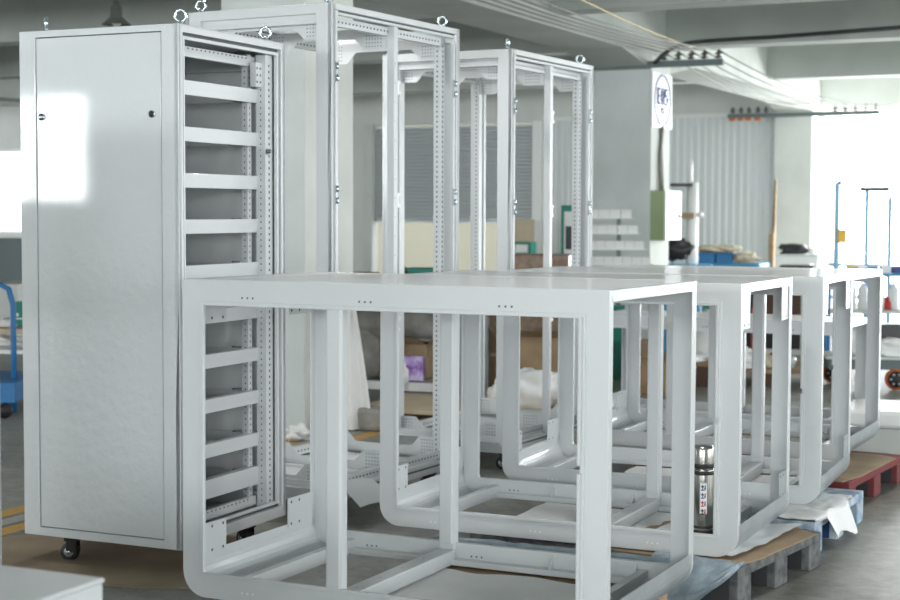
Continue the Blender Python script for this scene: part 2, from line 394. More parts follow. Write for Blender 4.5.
# ---------------------------------------------------------------- low frames on pallets
def arc(cx, cz, r, a0, a1, n=8):
    return [(cx+r*math.cos(a0+(a1-a0)*i/n), cz+r*math.sin(a0+(a1-a0)*i/n)) for i in range(n+1)]
def low_frame(fr, yaw, w, d, h, zb, label, mull=.36, plates=(), gussets=(.45, .63, .81), steel_side=True, group=None, ledge=False):
    root = thing('machine_enclosure', tuple(corner_to_centre((fr[0], fr[1], zb), yaw, w, d)), -yaw, label, 'machine enclosure', group)
    root.rotation_euler = (-.007, 0, -yaw)
    off = (-w/2, -d/2, 0); R = .085; t = .074
    def outl(g, r, rt=.002):
        return arc(g+rt, h-g-rt, rt, math.pi, math.pi/2, 3)+arc(w-g-rt, h-g-rt, rt, math.pi/2, 0, 3)+arc(w-g-r, g+r, r, 0, -math.pi/2)+arc(g+r, g+r, r, -math.pi/2, -math.pi)
    xm = w*mull
    for (nm, y0, y1) in (('front_frame', 0, .022), ('rear_frame', d-.022, d)):
        m = MB(off); m.ring(outl(0, R, .004), outl(t, .012), y0, y1)
        for xx in (.17*w, .46*w, .78*w):
            m.holes((xx-.02, y0, h-t+.018), (.02, 0, 0), 3, .006, .006, 'y-'); m.holes((xx-.02, y0, .03), (.02, 0, 0), 3, .006, .006, 'y-', WHITEP if y0 == 0 else HOLE)
        # return lip around the opening
        if y0 == 0: m.ring(outl(t-.004, .014), outl(t+.009, .006), -.006, .006)
        o = m.build(nm, root, .0015)
    for za, zb_ in ((t+.01, h*.5-.012), (h*.5+.012, h-t-.005)):
        m = MB(off); m.prism([(w-t-.014, -.002), (w-t-.014, -.018), (w-t-.010, -.020), (w-t-.004, -.020), (w-t-.004, -.002)], 'z', za, zb_); m.build('closing_strip', root, .001)
    # rails running back from front to rear at the top
    for sx in (0, 1):
        m = MB(off); xa, xb = (.0, .03) if sx == 0 else (w-.004, w)
        m.box(*((0, .09) if sx == 0 else (w-.09, w)), .02, d-.02, h-.004, h)
        m.box(*((0, .004) if sx == 0 else (w-.004, w)), .02, d-.02, h-.035, h, GALV if (sx and steel_side) else PAINT)
        m.build('top_rail', root, .0008)
        # curved lower corner sheet
        q = MB(off); cx = R if sx == 0 else w-R
        a0, a1 = (math.pi, 1.5*math.pi) if sx == 0 else (2*math.pi, 1.5*math.pi)
        po = arc(cx, R, R, a0, a1); pi = arc(cx, R, R-.004, a0, a1)
        top = .12; ins = .115
        xo, xi = (0, .004) if sx == 0 else (w, w-.004)
        bx = ins if sx == 0 else w-ins
        pts = [(xo, top)]+po+[(bx, 0), (bx, .004)]+pi[::-1]+[(xi, top)]
        q.prism(pts, 'y', .02, d-.02, GALV if (sx and steel_side) else PAINT)
        q.build('lower_corner_sheet', root)
        # inner floor rail
        r_ = MB(off); xa, xb = (.15, .18) if sx == 0 else (w-.18, w-.15)
        r_.box(xa, xb, .02, d-.02, .0, .05); r_.box(*((.115, .15) if sx == 0 else (w-.15, w-.115)), .02, d-.02, .0, .006)
        r_.build('floor_rail', root, .002)
        for sy in (0, 1):       # post flanges turning into the side opening
            f = MB(off); xa, xb = (0, .004) if sx == 0 else (w-.004, w)
            ya, yb = (.02, .034) if sy == 0 else (d-.05, d-.02)
            f.box(xa, xb, ya, yb, R, h-.02)
            f.build('side_flange', root, .001)
    m = MB(off); m.box(.03, w-.03, .02, d-.02, h-.006, h-.001); m.box(xm-.03, xm+.03, .1, d-.1, h-.03, h-.002)
    m.build('top_plate', root, .001)
    for y0, y1 in ((.002, .04), (d-.045, d-.002)):
        m = MB(off); m.box(xm-.029, xm+.029, y0, y1, .05, h-.05); m.box(xm-.024, xm+.024, y0-.004 if y0 < .1 else y0-.008, y0+.01, .074, h-.074)
        m.build('mullion', root, .004)
    m = MB(off); m.box(xm-.032, xm+.032, .03, d-.03, .0, .052); m.holes((xm, .15, .052), (0, .16, 0), 4, .006, .006, 'z+'); m.build('centre_floor_rail', root, .004)
    m = MB(off); m.box(.1, w-.1, d-.062, d-.02, 0, .02); m.box(.1, w-.1, .02, .062, 0, .02); m.build('floor_flange', root, .001)
    if ledge: m = MB(off); m.box(w-.40, w-.11, .02, .15, .02, .052); m.build('ledge', root, .002)
    for g in gussets:
        m = MB(off); x = g*w
        m.prism([(d-.022, .07), (d-.022, .015), (d-.062, .015)], 'x', x-.002, x+.002); m.build('gusset', root)
    for (sx, sy, sz) in plates:
        m = MB(off); xa = .004 if sx == 0 else w-.008
        if sx == 0: ya, yb = (.03, .24) if sy == 0 else (d-.215, d-.05)
        else: ya, yb = (.03, .15) if sy == 0 else (d-.17, d-.05)
        za, zb_ = (.105, .215) if sz == 0 else ((h-.15, h-.03) if sx == 0 else (h-.17, h-.03))
        m.box(xa, xa+.004, ya, yb, za, zb_, PAINT if sx == 0 else GALV)
        for yy in (yb-.085 if sy == 0 else ya+.02, yb-.02 if sy == 0 else ya+.075):
            for zz in (za+.015, zb_-.015): m.holes((xa+.004 if sx == 0 else xa+.004, yy, zz), (0, 0, 0), 1, .009, .009, 'x+')
            for zz in (za+.015, zb_-.015): m.holes((xa, yy, zz), (0, 0, 0), 1, .009, .009, 'x-')
        m.build('corner_plate', root)
    return root
F1 = ((.45, 4.413), .446, 1.463, .858, 1.034, .15)
F2 = ((1.049, 5.615), .432, 1.465, .838, 1.003, .145)
F3 = ((1.586, 6.623), .400, 1.457, .831, .983, .15)
F4 = ((2.012, 7.814), .447, 1.461, .842, .95, .15)
LP = [(0, 0, 0), (0, 1, 0), (0, 0, 1), (0, 1, 1)]; RP = [(1, 0, 1), (1, 1, 1), (1, 1, 0)]
low_frame(*F1, 'nearest low white enclosure with rounded lower corners, in the foreground of the row', .385, LP, (.66, .87))
low_frame(*F2, ledge=True, label='second low white enclosure from the front, standing on the grey pallet with a steel flask', mull=.61, plates=LP+RP, gussets=(.30, .55, .8))
low_frame(*F3, 'third low white enclosure from the front, standing on the blue pallet', .70, LP+RP)
low_frame(*F4, 'fourth low white enclosure from the front, standing on the red pallet', .36, LP)
low_frame((2.35, 9.15), .449, 1.60, .58, .66, .10, 'shorter white frame lying behind the row of four low enclosures', .5, (), ())

# ---------------------------------------------------------------- pallets
def pallet(corner, yaw, w, d, hgt, m1, m2, name, label, top=None, group='loading pallets under the low frames'):
    root = thing('pallet', tuple(corner_to_centre((*corner, 0), yaw, w, d)), -yaw, label, 'pallet')
    off = (-w/2, -d/2, 0)
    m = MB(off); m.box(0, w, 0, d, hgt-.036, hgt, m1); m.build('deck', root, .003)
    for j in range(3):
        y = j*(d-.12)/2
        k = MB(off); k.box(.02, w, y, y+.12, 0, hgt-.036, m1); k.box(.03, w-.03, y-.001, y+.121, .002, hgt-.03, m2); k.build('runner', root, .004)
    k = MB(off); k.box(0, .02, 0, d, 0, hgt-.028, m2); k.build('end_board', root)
    return root
pallet((1.03, 5.50), .60, 1.15, .80, .138, PGREY, PSHADE, 'grey', 'worn grey pallet under the second low enclosure, nearest of the pallets on the right')
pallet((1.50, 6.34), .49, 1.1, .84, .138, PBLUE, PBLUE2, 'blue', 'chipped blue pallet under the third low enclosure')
pallet((1.88, 7.28), .53, 1.1, 1.0, .138, PRED, PSHADE, 'red', 'dark red pallet under the fourth low enclosure at the right border')
e1 = Vector((math.cos(.446), -math.sin(.446), 0)); e2 = Vector((math.sin(.446), math.cos(.446), 0))
c1 = Vector((.45, 4.413, 0))-e1*.12+e2*.03
pallet((c1.x, c1.y), .446, .92, .93, .138, WOOD, WOOD, 'wood', 'wooden pallet under the nearest low enclosure, hidden by a white foam sheet')
pallet((2.22, 9.25), .449, 1.3, .50, .09, WOOD, WOOD, 'wood', 'low wooden pallet under the shorter frame lying behind the row')

def local_sheet(fr, yaw, w, d, x0, x1, y0, y1, z, amp, m, name, label, cat, seed=0, fn=None, th=.002, nx=34, ny=26):
    root = tuple(corner_to_centre((*fr, 0), yaw, w, d)); mb = MB((-w/2, -d/2, 0))
    def f0(x, y):
        e = amp*(1.2+noise.noise(Vector((x*3.3+seed, y*3.7, seed)))+.5*noise.noise(Vector((x*9, y*9, seed))))
        # ragged outline
        xo = x+.03*noise.noise(Vector((y*5, seed, 1))); yo = y+.03*noise.noise(Vector((x*5, seed, 2)))
        return (xo, yo, z+max(0, e))
    mb.sheet(x0, x1, y0, y1, fn or f0, m, nx, ny, th)
    return tag(mb.build(name, None, 0, root, -yaw), label, cat)
local_sheet(*F1[:4], .47, 1.31, .10, .76, .1395, .003, FOAM, 'foam_sheet', 'white foam sheet inside the bottom of the nearest low enclosure', 'packing sheet', 1)
local_sheet(*F2[:4], .42, 1.28, .10, .76, .1395, .003, FOAM, 'foam_sheet', 'white foam sheet inside the bottom of the second low enclosure', 'packing sheet', 2)
local_sheet(*F3[:4], .42, 1.28, .10, .76, .1395, .003, FOAM, 'foam_sheet', 'white foam sheet inside the bottom of the third low enclosure', 'packing sheet', 3)
local_sheet(*F4[:4], .2, 1.28, .10, .76, .1395, .003, FOAM, 'foam_sheet', 'white foam sheet inside the bottom of the fourth low enclosure', 'packing sheet', 4)
# brown card on the pallets
def card(corner, yaw, w, d, x0, x1, y0, y1, z, label):
    m = MB((-w/2, -d/2, 0)); m.prism([(x0, y0+.02), (x1-.03, y0), (x1, y0+.2), (x1+.005, y1-.08), (x1-.10, y1), (x0, y1)], 'z', z, z+.004, CARD)
    return tag(m.build('cardboard_sheet', None, 0, tuple(corner_to_centre((*corner, 0), yaw, w, d)), -yaw), label, 'cardboard sheet')
card((1.03, 5.50), .60, 1.15, .80, .55, 1.155, 0, .80, .1385, 'brown cardboard sheet lying on the grey pallet')
card((1.88, 7.28), .53, 1.1, 1.0, .5, 1.10, 0, .92, .1385, 'brown cardboard sheet lying on the dark red pallet')
# foam draped over the blue pallet edge
def drape(x, y):
    lim = 1.10; wob = .02*noise.noise(Vector((y*7, 3, 0)))
    zz = .150+.010*noise.noise(Vector((x*8, y*8, 1)))+.007*noise.noise(Vector((x*25, y*25, 1)))
    if x > lim:
        t = (x-lim)*max(0, min(1, 3.2*math.sin(max(0, min(math.pi, (y-.10)*math.pi/.36)))))
        sl = .75+.5*noise.noise(Vector((y*6, 8, 8)))
        return (lim+t*.35+.012+wob*t*4+.015*math.sin(y*19), y+.05*t, zz-t*sl)
    return (x, y+.015*math.sin(x*9), zz)
local_sheet((1.50, 6.34), .49, 1.1, .84, .55, 1.24, -.02, .62, 0, 0, FOAM, 'foam_sheet', 'crumpled white foam sheet draped over the edge of the blue pallet', 'packing sheet', 5, drape, .002, 50, 50)
def strip(x, y):
    t = (x-.45)/.72
    return (x, y, .160+.007*math.sin(x*14+y*6)+.008*noise.noise(Vector((x*11, y*11, 4)))+max(0, t-.9)*.5*(y > .35))
local_sheet((1.03, 5.50), .60, 1.15, .80, .62, 1.08, .10, .78, 0, 0, FOAM, 'foam_sheet', 'torn white foam sheet on the cardboard of the grey pallet', 'packing sheet', 6, strip, .002, 50, 40)

# rolled and hanging film between first and second frame
a = Vector((-.05, 5.735, .176)); b = Vector((.79, 5.335, .176))
m = MB(); pts = [a.lerp(b, i/24) for i in range(25)]
m.tube([p+Vector((0, 0, .006*noise.noise(Vector((i*.6, 0, 0))))) for i, p in enumerate(pts)], [.034+.003*noise.noise(Vector((i*.7, 3, 0))) for i in range(25)], FILM, 20)
m.tube([a+(a-b)*.004, a], .016, CARD, 12)
tag(m.build('film_roll'), 'bluish grey roll of plastic film lying between the first and second low enclosures', 'film roll')
def filmfn(x, t):
    c = Vector((1.035, 5.495, 0)); k = min(1, x/.10)
    p = c+Vector((-math.cos(.60), math.sin(.60), 0))*x-Vector((math.sin(.60), math.cos(.60), 0))*(.012+.30*max(0, t)**1.2*k)+Vector((math.sin(.60), math.cos(.60), 0))*(.10*max(0, -t))
    z = .153*(1-max(0, t)*k)**1.2+.008*math.sin(x*45+t*5)*(.3+max(0, t)) + .006*noise.noise(Vector((x*20, t*9, 2)))
    return (p.x, p.y, max(.004, z+.002))
m = MB(); m.sheet(-.01, .34, -.5, 1.0, filmfn, FILM, 40, 40, .002)
tag(m.build('plastic_film'), 'crumpled bluish plastic film on the floor in front of the grey pallet', 'plastic film')

# steel flask inside the second frame
def flask():
    p = at(705.3, 5.79); r0 = .0415
    root = thing('vacuum_flask', (p[0], p[1], .201), 0, 'brushed steel vacuum flask with black bands standing in the second low enclosure', 'flask')
    prof = [(0, .0), (r0*.93, 0), (r0, .004), (r0, .245), (r0*.97, .252)]
    m = MB(); m.tube([(0, 0, z) for _, z in prof[1:]], [r for r, _ in prof[1:]], STEEL, 36); m.build('body', root)
    m = MB(); m.tube([(0, 0, z) for z in (.250, .256, .325, .336, .339)], [r0*.95, r0*.98, r0*.98, r0*.88, r0*.7], STEEL, 36); m.build('cup_lid', root)
    for z, hgt in ((0.0, .024), (.031, .009), (.230, .016), (.256, .016)):
        m = MB(); m.tube([(0, 0, z), (0, 0, z+.002), (0, 0, z+hgt-.002), (0, 0, z+hgt)], [r0*1.0, r0*1.05, r0*1.05, r0*1.0], RUBBER, 36); m.build('band', root)
    m = MB()
    def patch(a0, a1, z0, z1, rr, mt, n=6):
        vs = []; 
        for i in range(n+1):
            an = a0+(a1-a0)*i/n
            vs += [(rr*math.sin(an), -rr*math.cos(an), z0), (rr*math.sin(an), -rr*math.cos(an), z1)]
        m.add(vs, [(2*i, 2*i+2, 2*i+3, 2*i+1) for i in range(n)], mt)
    patch(-.42, .26, .085, .205, r0*1.005, GINK); patch(-.38, .22, .089, .201, r0*1.008, WHITEP)
    cols = [BLACKP, INK, REDP, BLACKP]
    for i in range(4):                      # brush-like characters running down the label
        zc = .190-i*.030; rr = r0*1.012; cm = cols[i]
        patch(-.30, -.02, zc-.004, zc+.001, rr, cm, 3); patch(-.20, -.12, zc-.016, zc+.006, rr, cm, 2)
        patch(-.30, .02, zc-.016, zc-.012, rr, cm, 3); patch(.02, .12, zc-.014, zc+.004, rr, REDP if i % 2 else INK, 2); patch(-.05, .14, zc-.009, zc-.006, rr, cm, 2)
    m.build('printed_label', root)
flask()

# ---------------------------------------------------------------- floor card, paper, foreground cabinet
m = MB(); q = [at(-60, 7.2), at(45, 7.35), at(60, 7.5), at(215, 6.2), at(180, 5.70), at(142, 5.75), at(102, 5.85), at(-60, 6.1)]
q = [(-2.6, 6.9), (-1.92, 6.62), (-1.35, 7.05), (-.55, 6.35), (-.86, 5.74), (-1.14, 5.745), (-1.36, 5.80), (-2.75, 6.25)]
m.prism(q, 'z', .001, .005, CARDF); tag(m.build('cardboard_sheet'), 'brown cardboard sheet flat on the floor under the closed cabinet', 'cardboard sheet')
def paperfn(x, y):
    p = Vector((-.625, 6.925, 0))+Vector((math.cos(.508), -math.sin(.508), 0))*x+Vector((math.sin(.508), math.cos(.508), 0))*y
    z = .178
    if x > .115: z -= (x-.115)**1.2*1.2
    return (p.x, p.y, z+.008*math.sin(y*12))
m = MB(); m.sheet(-.14, .23, .06, .34, paperfn, PAPER, 24, 14, .001)
def onp(x0, x1, y0, y1, mt):
    vs = [Vector(paperfn(x, y))+Vector((0, 0, .0012)) for x, y in ((x0, y0), (x1, y0), (x1, y1), (x0, y1))]; m.add(vs, [(0, 1, 2, 3)], mt)
for i in range(8): onp(-.16+i*.02, -.152+i*.02, .10, .30, GINK)
onp(.03, .07, .12, .16, INK)
tag(m.build('instruction_sheet'), 'printed paper sheet hanging over the base rail of the tall frame behind the closed cabinet', 'paper')
def low_cab():
    D = 3.05; p = at(103, D); z = zat(582, D); w, d = 1.3, .8
    root = thing('low_cabinet', (p[0]-.55*math.cos(.43)*1-.4*math.sin(.43)+.0, p[1]+.55*math.sin(.43)-.4*math.cos(.43), 0), -.43, 'blurred light grey low cabinet in the near left corner, only its top corner showing', 'cabinet')
    m = MB(); m.box(-.55, .55, -.4, .4, z-.012, z, PAINT); m.build('top_panel', root, .006)
    m = MB(); m.box(-.54, .546, -.39, .396, .03, z-.012, PAINT); m.box(-.5, .5, -.35, .35, 0, .03, GASKET); m.build('body', root, .004)
low_cab()

# ---------------------------------------------------------------- the hall
def hbox(m, u0, u1, v0, v1, z0, z1, mt): m.box(u0, u1, v0, v1, z0, z1, mt)   # in hall axes, object turned by -TH
def hbuild(m, name, kind='structure', bevel=0):
    o = m.build(name, None, bevel, (0, 0, 0), -TH)
    if kind: o['kind'] = kind
    return o
U0, U1, V0, V1 = -26.0, 9.0, -9.0, 23.4; ZC = 3.75
fl = bpy.data.materials.new('concrete_floor'); fl.use_nodes = True
nt = fl.node_tree; N = nt.nodes; L = nt.links; b = N['Principled BSDF']
tc = N.new('ShaderNodeTexCoord')
n1 = N.new('ShaderNodeTexNoise'); n1.inputs['Scale'].default_value = .8; n1.inputs['Detail'].default_value = 9; n1.inputs['Roughness'].default_value = .68
n2 = N.new('ShaderNodeTexNoise'); n2.inputs['Scale'].default_value = 14; n2.inputs['Detail'].default_value = 6; n2.inputs['Roughness'].default_value = .7
L.new(tc.outputs['Object'], n1.inputs['Vector']); L.new(tc.outputs['Object'], n2.inputs['Vector'])
mx = N.new('ShaderNodeMath'); mx.operation = 'MULTIPLY_ADD'; mx.inputs[1].default_value = .45; L.new(n2.outputs['Fac'], mx.inputs[0]); L.new(n1.outputs['Fac'], mx.inputs[2])
cr = N.new('ShaderNodeValToRGB'); cr.color_ramp.elements[0].position = .52; cr.color_ramp.elements[0].color = (.11, .115, .095, 1)
cr.color_ramp.elements[1].position = .90; cr.color_ramp.elements[1].color = (.40, .40, .37, 1)
e_ = cr.color_ramp.elements.new(.68); e_.color = (.225, .228, .205, 1)
L.new(mx.outputs[0], cr.inputs['Fac'])
sx = N.new('ShaderNodeSeparateXYZ'); L.new(tc.outputs['Object'], sx.inputs[0])
last = cr.outputs['Color']
def stripe(c, hw, col, last):
    a_ = N.new('ShaderNodeMath'); a_.operation = 'SUBTRACT'; a_.inputs[1].default_value = c; L.new(sx.outputs['X'], a_.inputs[0])
    b_ = N.new('ShaderNodeMath'); b_.operation = 'ABSOLUTE'; L.new(a_.outputs[0], b_.inputs[0])
    c_ = N.new('ShaderNodeMath'); c_.operation = 'LESS_THAN'; c_.inputs[1].default_value = hw; L.new(b_.outputs[0], c_.inputs[0])
    w_ = N.new('ShaderNodeMath'); w_.operation = 'MULTIPLY'; L.new(c_.outputs[0], w_.inputs[0])
    r_ = N.new('ShaderNodeMapRange'); r_.inputs['From Min'].default_value = .3; r_.inputs['From Max'].default_value = .5; r_.inputs['To Min'].default_value = .35; r_.inputs['To Max'].default_value = 1
    L.new(n2.outputs['Fac'], r_.inputs['Value']); L.new(r_.outputs[0], w_.inputs[1])
    k_ = N.new('ShaderNodeMix'); k_.data_type = 'RGBA'; L.new(w_.outputs[0], k_.inputs['Factor']); L.new(last, k_.inputs['A']); k_.inputs['B'].default_value = (*col, 1)
    return k_.outputs['Result']
last = stripe(-4.98, .055, (.62, .36, .07), last); last = stripe(-4.84, .045, (.42, .42, .37), last); last = stripe(-4.70, .055, (.62, .36, .07), last)
L.new(last, b.inputs['Base Color'])
rr_ = N.new('ShaderNodeMapRange'); rr_.inputs['To Min'].default_value = .25; rr_.inputs['To Max'].default_value = .6; L.new(n1.outputs['Fac'], rr_.inputs['Value']); L.new(rr_.outputs[0], b.inputs['Roughness'])
m = MB(); hbox(m, U0-.2, U1+.2, V0-.2, V1+.2, -.1, 0, fl); hbuild(m, 'floor')
OUTG = mat('outdoor_concrete', (.55, .55, .52), .9)
m = MB(); hbox(m, -45, 30, V1+.2, 60, -.12, -.02, OUTG); hbuild(m, 'ground')
m = MB(); hbox(m, U0, U1, V0, V1, ZC, ZC+.2, CEIL); hbuild(m, 'ceiling')
# beams: girder on the column row plus cross beams
def beam(u0, u1, v0, v1, z0, nm):
    m = MB(); hbox(m, u0, u1, v0, v1, z0, ZC, BEAM); return hbuild(m, nm, 'structure', .01)
i_ = 1
for u0 in (-5.72, -16.0, 2.8):
    m = MB(); hbox(m, u0, u0+.62, V0, V1, 3.0, ZC-.005, BEAM)
    for v in (15.3, 8.47, 1.6, 23.1):      # haunches over the columns
        m.prism([(v-.9, 3.0), (v, 2.86), (v+.62, 2.86), (v+1.5, 3.0)], 'x', u0, u0+.62, BEAM)
    hbuild(m, 'trim_%d' % i_); i_ += 1
for v in (4.4, 8.6, 12.5, 15.75, 20.0):
    m = MB(); m.prism([(v, 3.12), (v+.32, 3.12), (v+.32, ZC-.006), (v, ZC-.006)], 'x', U0, U1, BEAM)
    hbuild(m, 'trim_%d' % i_); i_ += 1
# columns
def column(u, v, w, face, right, nm):
    m = MB(); m.box(u, u+w, v, v+w, 0, 3.0, face); m.add([(u+w+.001, v, 0), (u+w+.001, v+w, 0), (u+w+.001, v+w, 3.0), (u+w+.001, v, 3.0)], [(0, 1, 2, 3)], right)  # lighter skin on the right face puts the side light into its colour
    o = hbuild(m, nm, 'structure'); return o
column(-5.72, 8.47, .62, GREYC, PALE, 'trim_20'); column(-5.72, 15.3, .62, GREYC, PALE, 'trim_21'); column(-5.72, 22.9, .55, PALE, PALE, 'trim_22')
column(-16.0, 15.3, .6, GREYC, PALE, 'trim_23'); column(-16.0, 8.47, .6, GREYC, PALE, 'trim_25'); column(2.8, 23.0, .4, PALE, PALE, 'trim_24')
# back wall: left piece with windows, shutter bay, corrugated bay, wide loading opening
WO = [(-23.5, -22.2), (-21.3, -19.1), (-18.2, -16.4)]   # windows in the back wall
m = MB(); u = U0
for a_, b_ in WO:
    hbox(m, u, a_, V1-.25, V1, 0, ZC, WALLM); hbox(m, a_, b_, V1-.25, V1, 0, .95, WALLM); hbox(m, a_, b_, V1-.25, V1, 2.55, ZC, WALLM); u = b_
hbox(m, u, -12.65, V1-.25, V1, 0, ZC, WALLM); hbox(m, -12.65, -9.6, V1-.25, V1, 2.82, ZC, WALLM)
hbox(m, -9.6, -9.45, V1-.25, V1, 0, ZC, WALLM); hbox(m, -9.45, -5.1, V1-.05, V1, 0, 2.9, WALLM); hbox(m, -9.45, -5.1, V1-.25, V1, 2.9, ZC, WALLM)
hbox(m, -5.1, 2.8, V1-.25, V1, 2.9, ZC, WALLM); hbox(m, 2.8, U1, V1-.25, V1, 0, ZC, WALLM)
hbuild(m, 'wall_back')
GLASS = mat('window_glass', (.95, .97, .97), .02, trans=1, spec=.3)
for i, (a_, b_) in enumerate(WO):
    m = MB(); fw = .05
    for x0, x1, z0, z1 in ((a_, a_+fw, .95, 2.55), (b_-fw, b_, .95, 2.55), (a_, b_, .95, 1.0), (a_, b_, 2.5, 2.55), ((a_+b_)/2-.025, (a_+b_)/2+.025, .95, 2.55)):
        hbox(m, x0, x1, V1-.18, V1-.12, z0, z1, WHITEP)
    hbox(m, a_, b_, V1-.152, V1-.148, 1.0, 2.5, GLASS)
    hbuild(m, 'window_%d' % (i+1))
# roller shutter, half open
m = MB(); z = 1.27
pts = [(V1-.20, 1.25)]
n = 26
for i in range(n):
    z0 = 1.27+i*(2.80-1.27)/n; z1 = 1.27+(i+1)*(2.80-1.27)/n
    m.prism([(V1-.20, z0), (V1-.225, z0+.012), (V1-.225, z1-.016), (V1-.20, z1-.004), (V1-.18, z1), (V1-.18, z0)], 'x', -12.6, -9.65, SHUT)
m.box(-12.6, -9.65, V1-.23, V1-.17, 1.22, 1.275, GALV)
hbuild(m, 'door_1')
m = MB(); hbox(m, -12.75, -12.58, V1-.32, V1-.15, 0, 2.85, PALE); hbox(m, -9.67, -9.52, V1-.32, V1-.15, 0, 2.85, WHITEP); hbox(m, -9.5, -5.72, V1-.32, V1-.24, 2.84, 2.9, WHITEP); hbuild(m, 'trim_30')
m = MB()     # corrugated sheets
n = 34; u0, u1 = -9.5, -5.72; vs = []
pr = []
for i in range(n):
    a_ = u0+(u1-u0)*i/n; s_ = (u1-u0)/n
    pr += [(a_, V1-.24), (a_+s_*.55, V1-.24), (a_+s_*.65, V1-.275), (a_+s_*.9, V1-.275)]
pr += [(u1, V1-.24), (u1, V1-.2), (u0, V1-.2)]
m.prism(pr, 'z', 0, 2.86, CORR); hbuild(m, 'wall_partition')
# side walls and the wall behind the camera, with window openings
def wall_windows(name, axis, pos, spans, a0, a1, zb, zt, first, thick=.25):
    m = MB(); u = a0
    def bx(p, q, z0, z1, mt=WALLM, t0=0, t1=thick):
        if axis == 'u': m.box(pos+t0, pos+t1, p, q, z0, z1, mt)
        else: m.box(p, q, pos+t0, pos+t1, z0, z1, mt)
    for p, q in spans: bx(u, p, 0, ZC); bx(p, q, 0, zb); bx(p, q, zt, ZC); u = q
    bx(u, a1, 0, ZC); hbuild(m, name)
    for k, (p, q) in enumerate(spans):
        m = MB()
        nb = max(1, round((q-p)/1.2))
        for j in range(nb+1):
            c = p+(q-p)*j/nb; bx(max(p, c-.03), min(q, c+.03), zb, zt, WHITEP, .09, .15)
        bx(p, q, zb, zb+.05, WHITEP, .09, .15); bx(p, q, zt-.05, zt, WHITEP, .09, .15)
        hbuild(m, 'window_%d' % (first+k))
LEFT_SP = [(-6, -3), (0, 3), (6, 9), (12, 15), (17, 20.5)]
RIGHT_SP = [(-7, -2), (-.5, 4.5), (6, 11), (12.5, 17.5), (18.5, 22.5)]
REAR_SP = [(-22, -19.6), (-17.4, -14.25), (-5.0, -.6), (1.0, 6.5)]
wall_windows('wall_left', 'u', U0-.25, LEFT_SP, V0, V1, 1.0, 3.0, 10)
wall_windows('wall_right', 'u', U1, RIGHT_SP, V0, V1, .9, 3.1, 20)
wall_windows('wall_front', 'v', V0-.25, REAR_SP, U0, U1, 1.5, 3.15, 30)
# outdoor wall seen under the shutter
m = MB(); hbox(m, -17, -8, 27.5, 27.8, -.1, 5.5, CREAM); hbuild(m, 'wall_outdoor')

# ---------------------------------------------------------------- power rails, insulators, wires
def hall_px(px, v):    # u of the point on line v seen in column px
    k = (px-450)/F
    return (k*v*CT-v*ST)/(CT+k*ST)
def rail(v, ua, ub, z, ins, label, rust=False):
    root = thing('busbar_bracket', hall((ua+ub)/2, v, z), -TH, label, 'bracket'); c = (ua+ub)/2
    m = MB(); m.box(ua-c, ub-c, -.03, .03, -.03, .03, DSTEEL); m.box(ua-c, ub-c, -.03, .03, .03, .036, GALV); m.build('bar', root, .002)
    for u in ins:
        k = MB(); x = u-c
        k.tube([(x, 0, z_) for z_ in (.03, .045, .045, .06, .06, .08, .08, .095, .095, .13)], [.012, .012, .04, .036, .02, .02, .045, .03, .018, .014], PORC, 14); k.build('insulator', root)
    if rust:
        k = MB()
        for u in ins[:4]: k.box(u-c-.05, u-c+.03, -.035, .035, -.07, -.03, ORANGE)
        k.build('rusty_clamp', root)
    return root
v1_, v2_ = 15.18, 22.55
ins1 = [hall_px(p, v1_) for p in (662, 676, 689, 702, 716)]; ins2 = [hall_px(p, v2_) for p in (833, 843, 853, 863, 873)]
ins2b = [hall_px(p, v2_) for p in (731, 739, 747, 756, 764)]
def zv(py, px, v):
    u = hall_px(px, v); return zat(py, hall(u, v)[1])
zb1 = zv(65, 660, v1_); zb2 = zv(114, 800, v2_)
rail(v1_, hall_px(556, v1_), hall_px(721, v1_), zb1, ins1, 'dark steel bracket with insulators on the grey column near the middle')
rail(v2_, hall_px(726, v2_), hall_px(877, v2_), zb2, ins2b+ins2, 'farther steel bracket with insulators on the white column at the right', True)
v0_ = 8.35
rail(v0_, ins1[0]-.9, ins1[-1]+.1, 2.92, ins1, 'nearest steel bracket with insulators above the tall open frames')
def wire(A, B, sag, r, mt, name, label, cat='wire', group=None, n=30, extra=None):
    A, B = Vector(A), Vector(B); m = MB()
    m.tube([A.lerp(B, i/n)-Vector((0, 0, sag*4*(i/n)*(1-i/n))) for i in range(n+1)], r, mt, 6)
    return tag(m.build(name), label, cat, group)
for i in range(5):
    a_ = hall(ins1[i], v0_, 3.04); b_ = hall(ins1[i], v1_, zb1+.12); c_ = hall(ins1[i]+.25*i-.1, v2_, zb2+.12)
    wire(a_, b_, .05+.015*i, .009, WIRE, 'power_wire', 'grey wire strung from the nearest bracket to the one on the grey column', 'wire', 'wires of the first span')
    wire(b_, c_, .17+.02*i, .008, WIRE, 'power_wire', 'grey wire sagging between the grey column bracket and the far bracket', 'wire', 'wires of the second span')
wire((*at(560, 11)[:2], zat(-8, 11)), hall(ins1[2], v1_, zb1+.16), .02, .007, YWIRE, 'power_wire', 'thin yellow wire running down to the bracket on the grey column')
m = MB(); P = []
for px, py in ((652, 64), (660, 56), (672, 48), (684, 44), (700, 42), (730, 40), (770, 37.5), (830, 33), (905, 27)):
    v = 15.1 if px < 670 else (15.4 if px < 690 else 15.68); u = hall_px(px, v); P.append(hall(u, v, zv(py, px, v)))
m.tube(P, .02, CABLE, 8); tag(m.build('power_cable'), 'thick black cable running along the side of the ceiling beam', 'cable')
# fixed drop cable on the column
def on_col(u_off, v, z): return hall(-5.10+u_off, v, z)
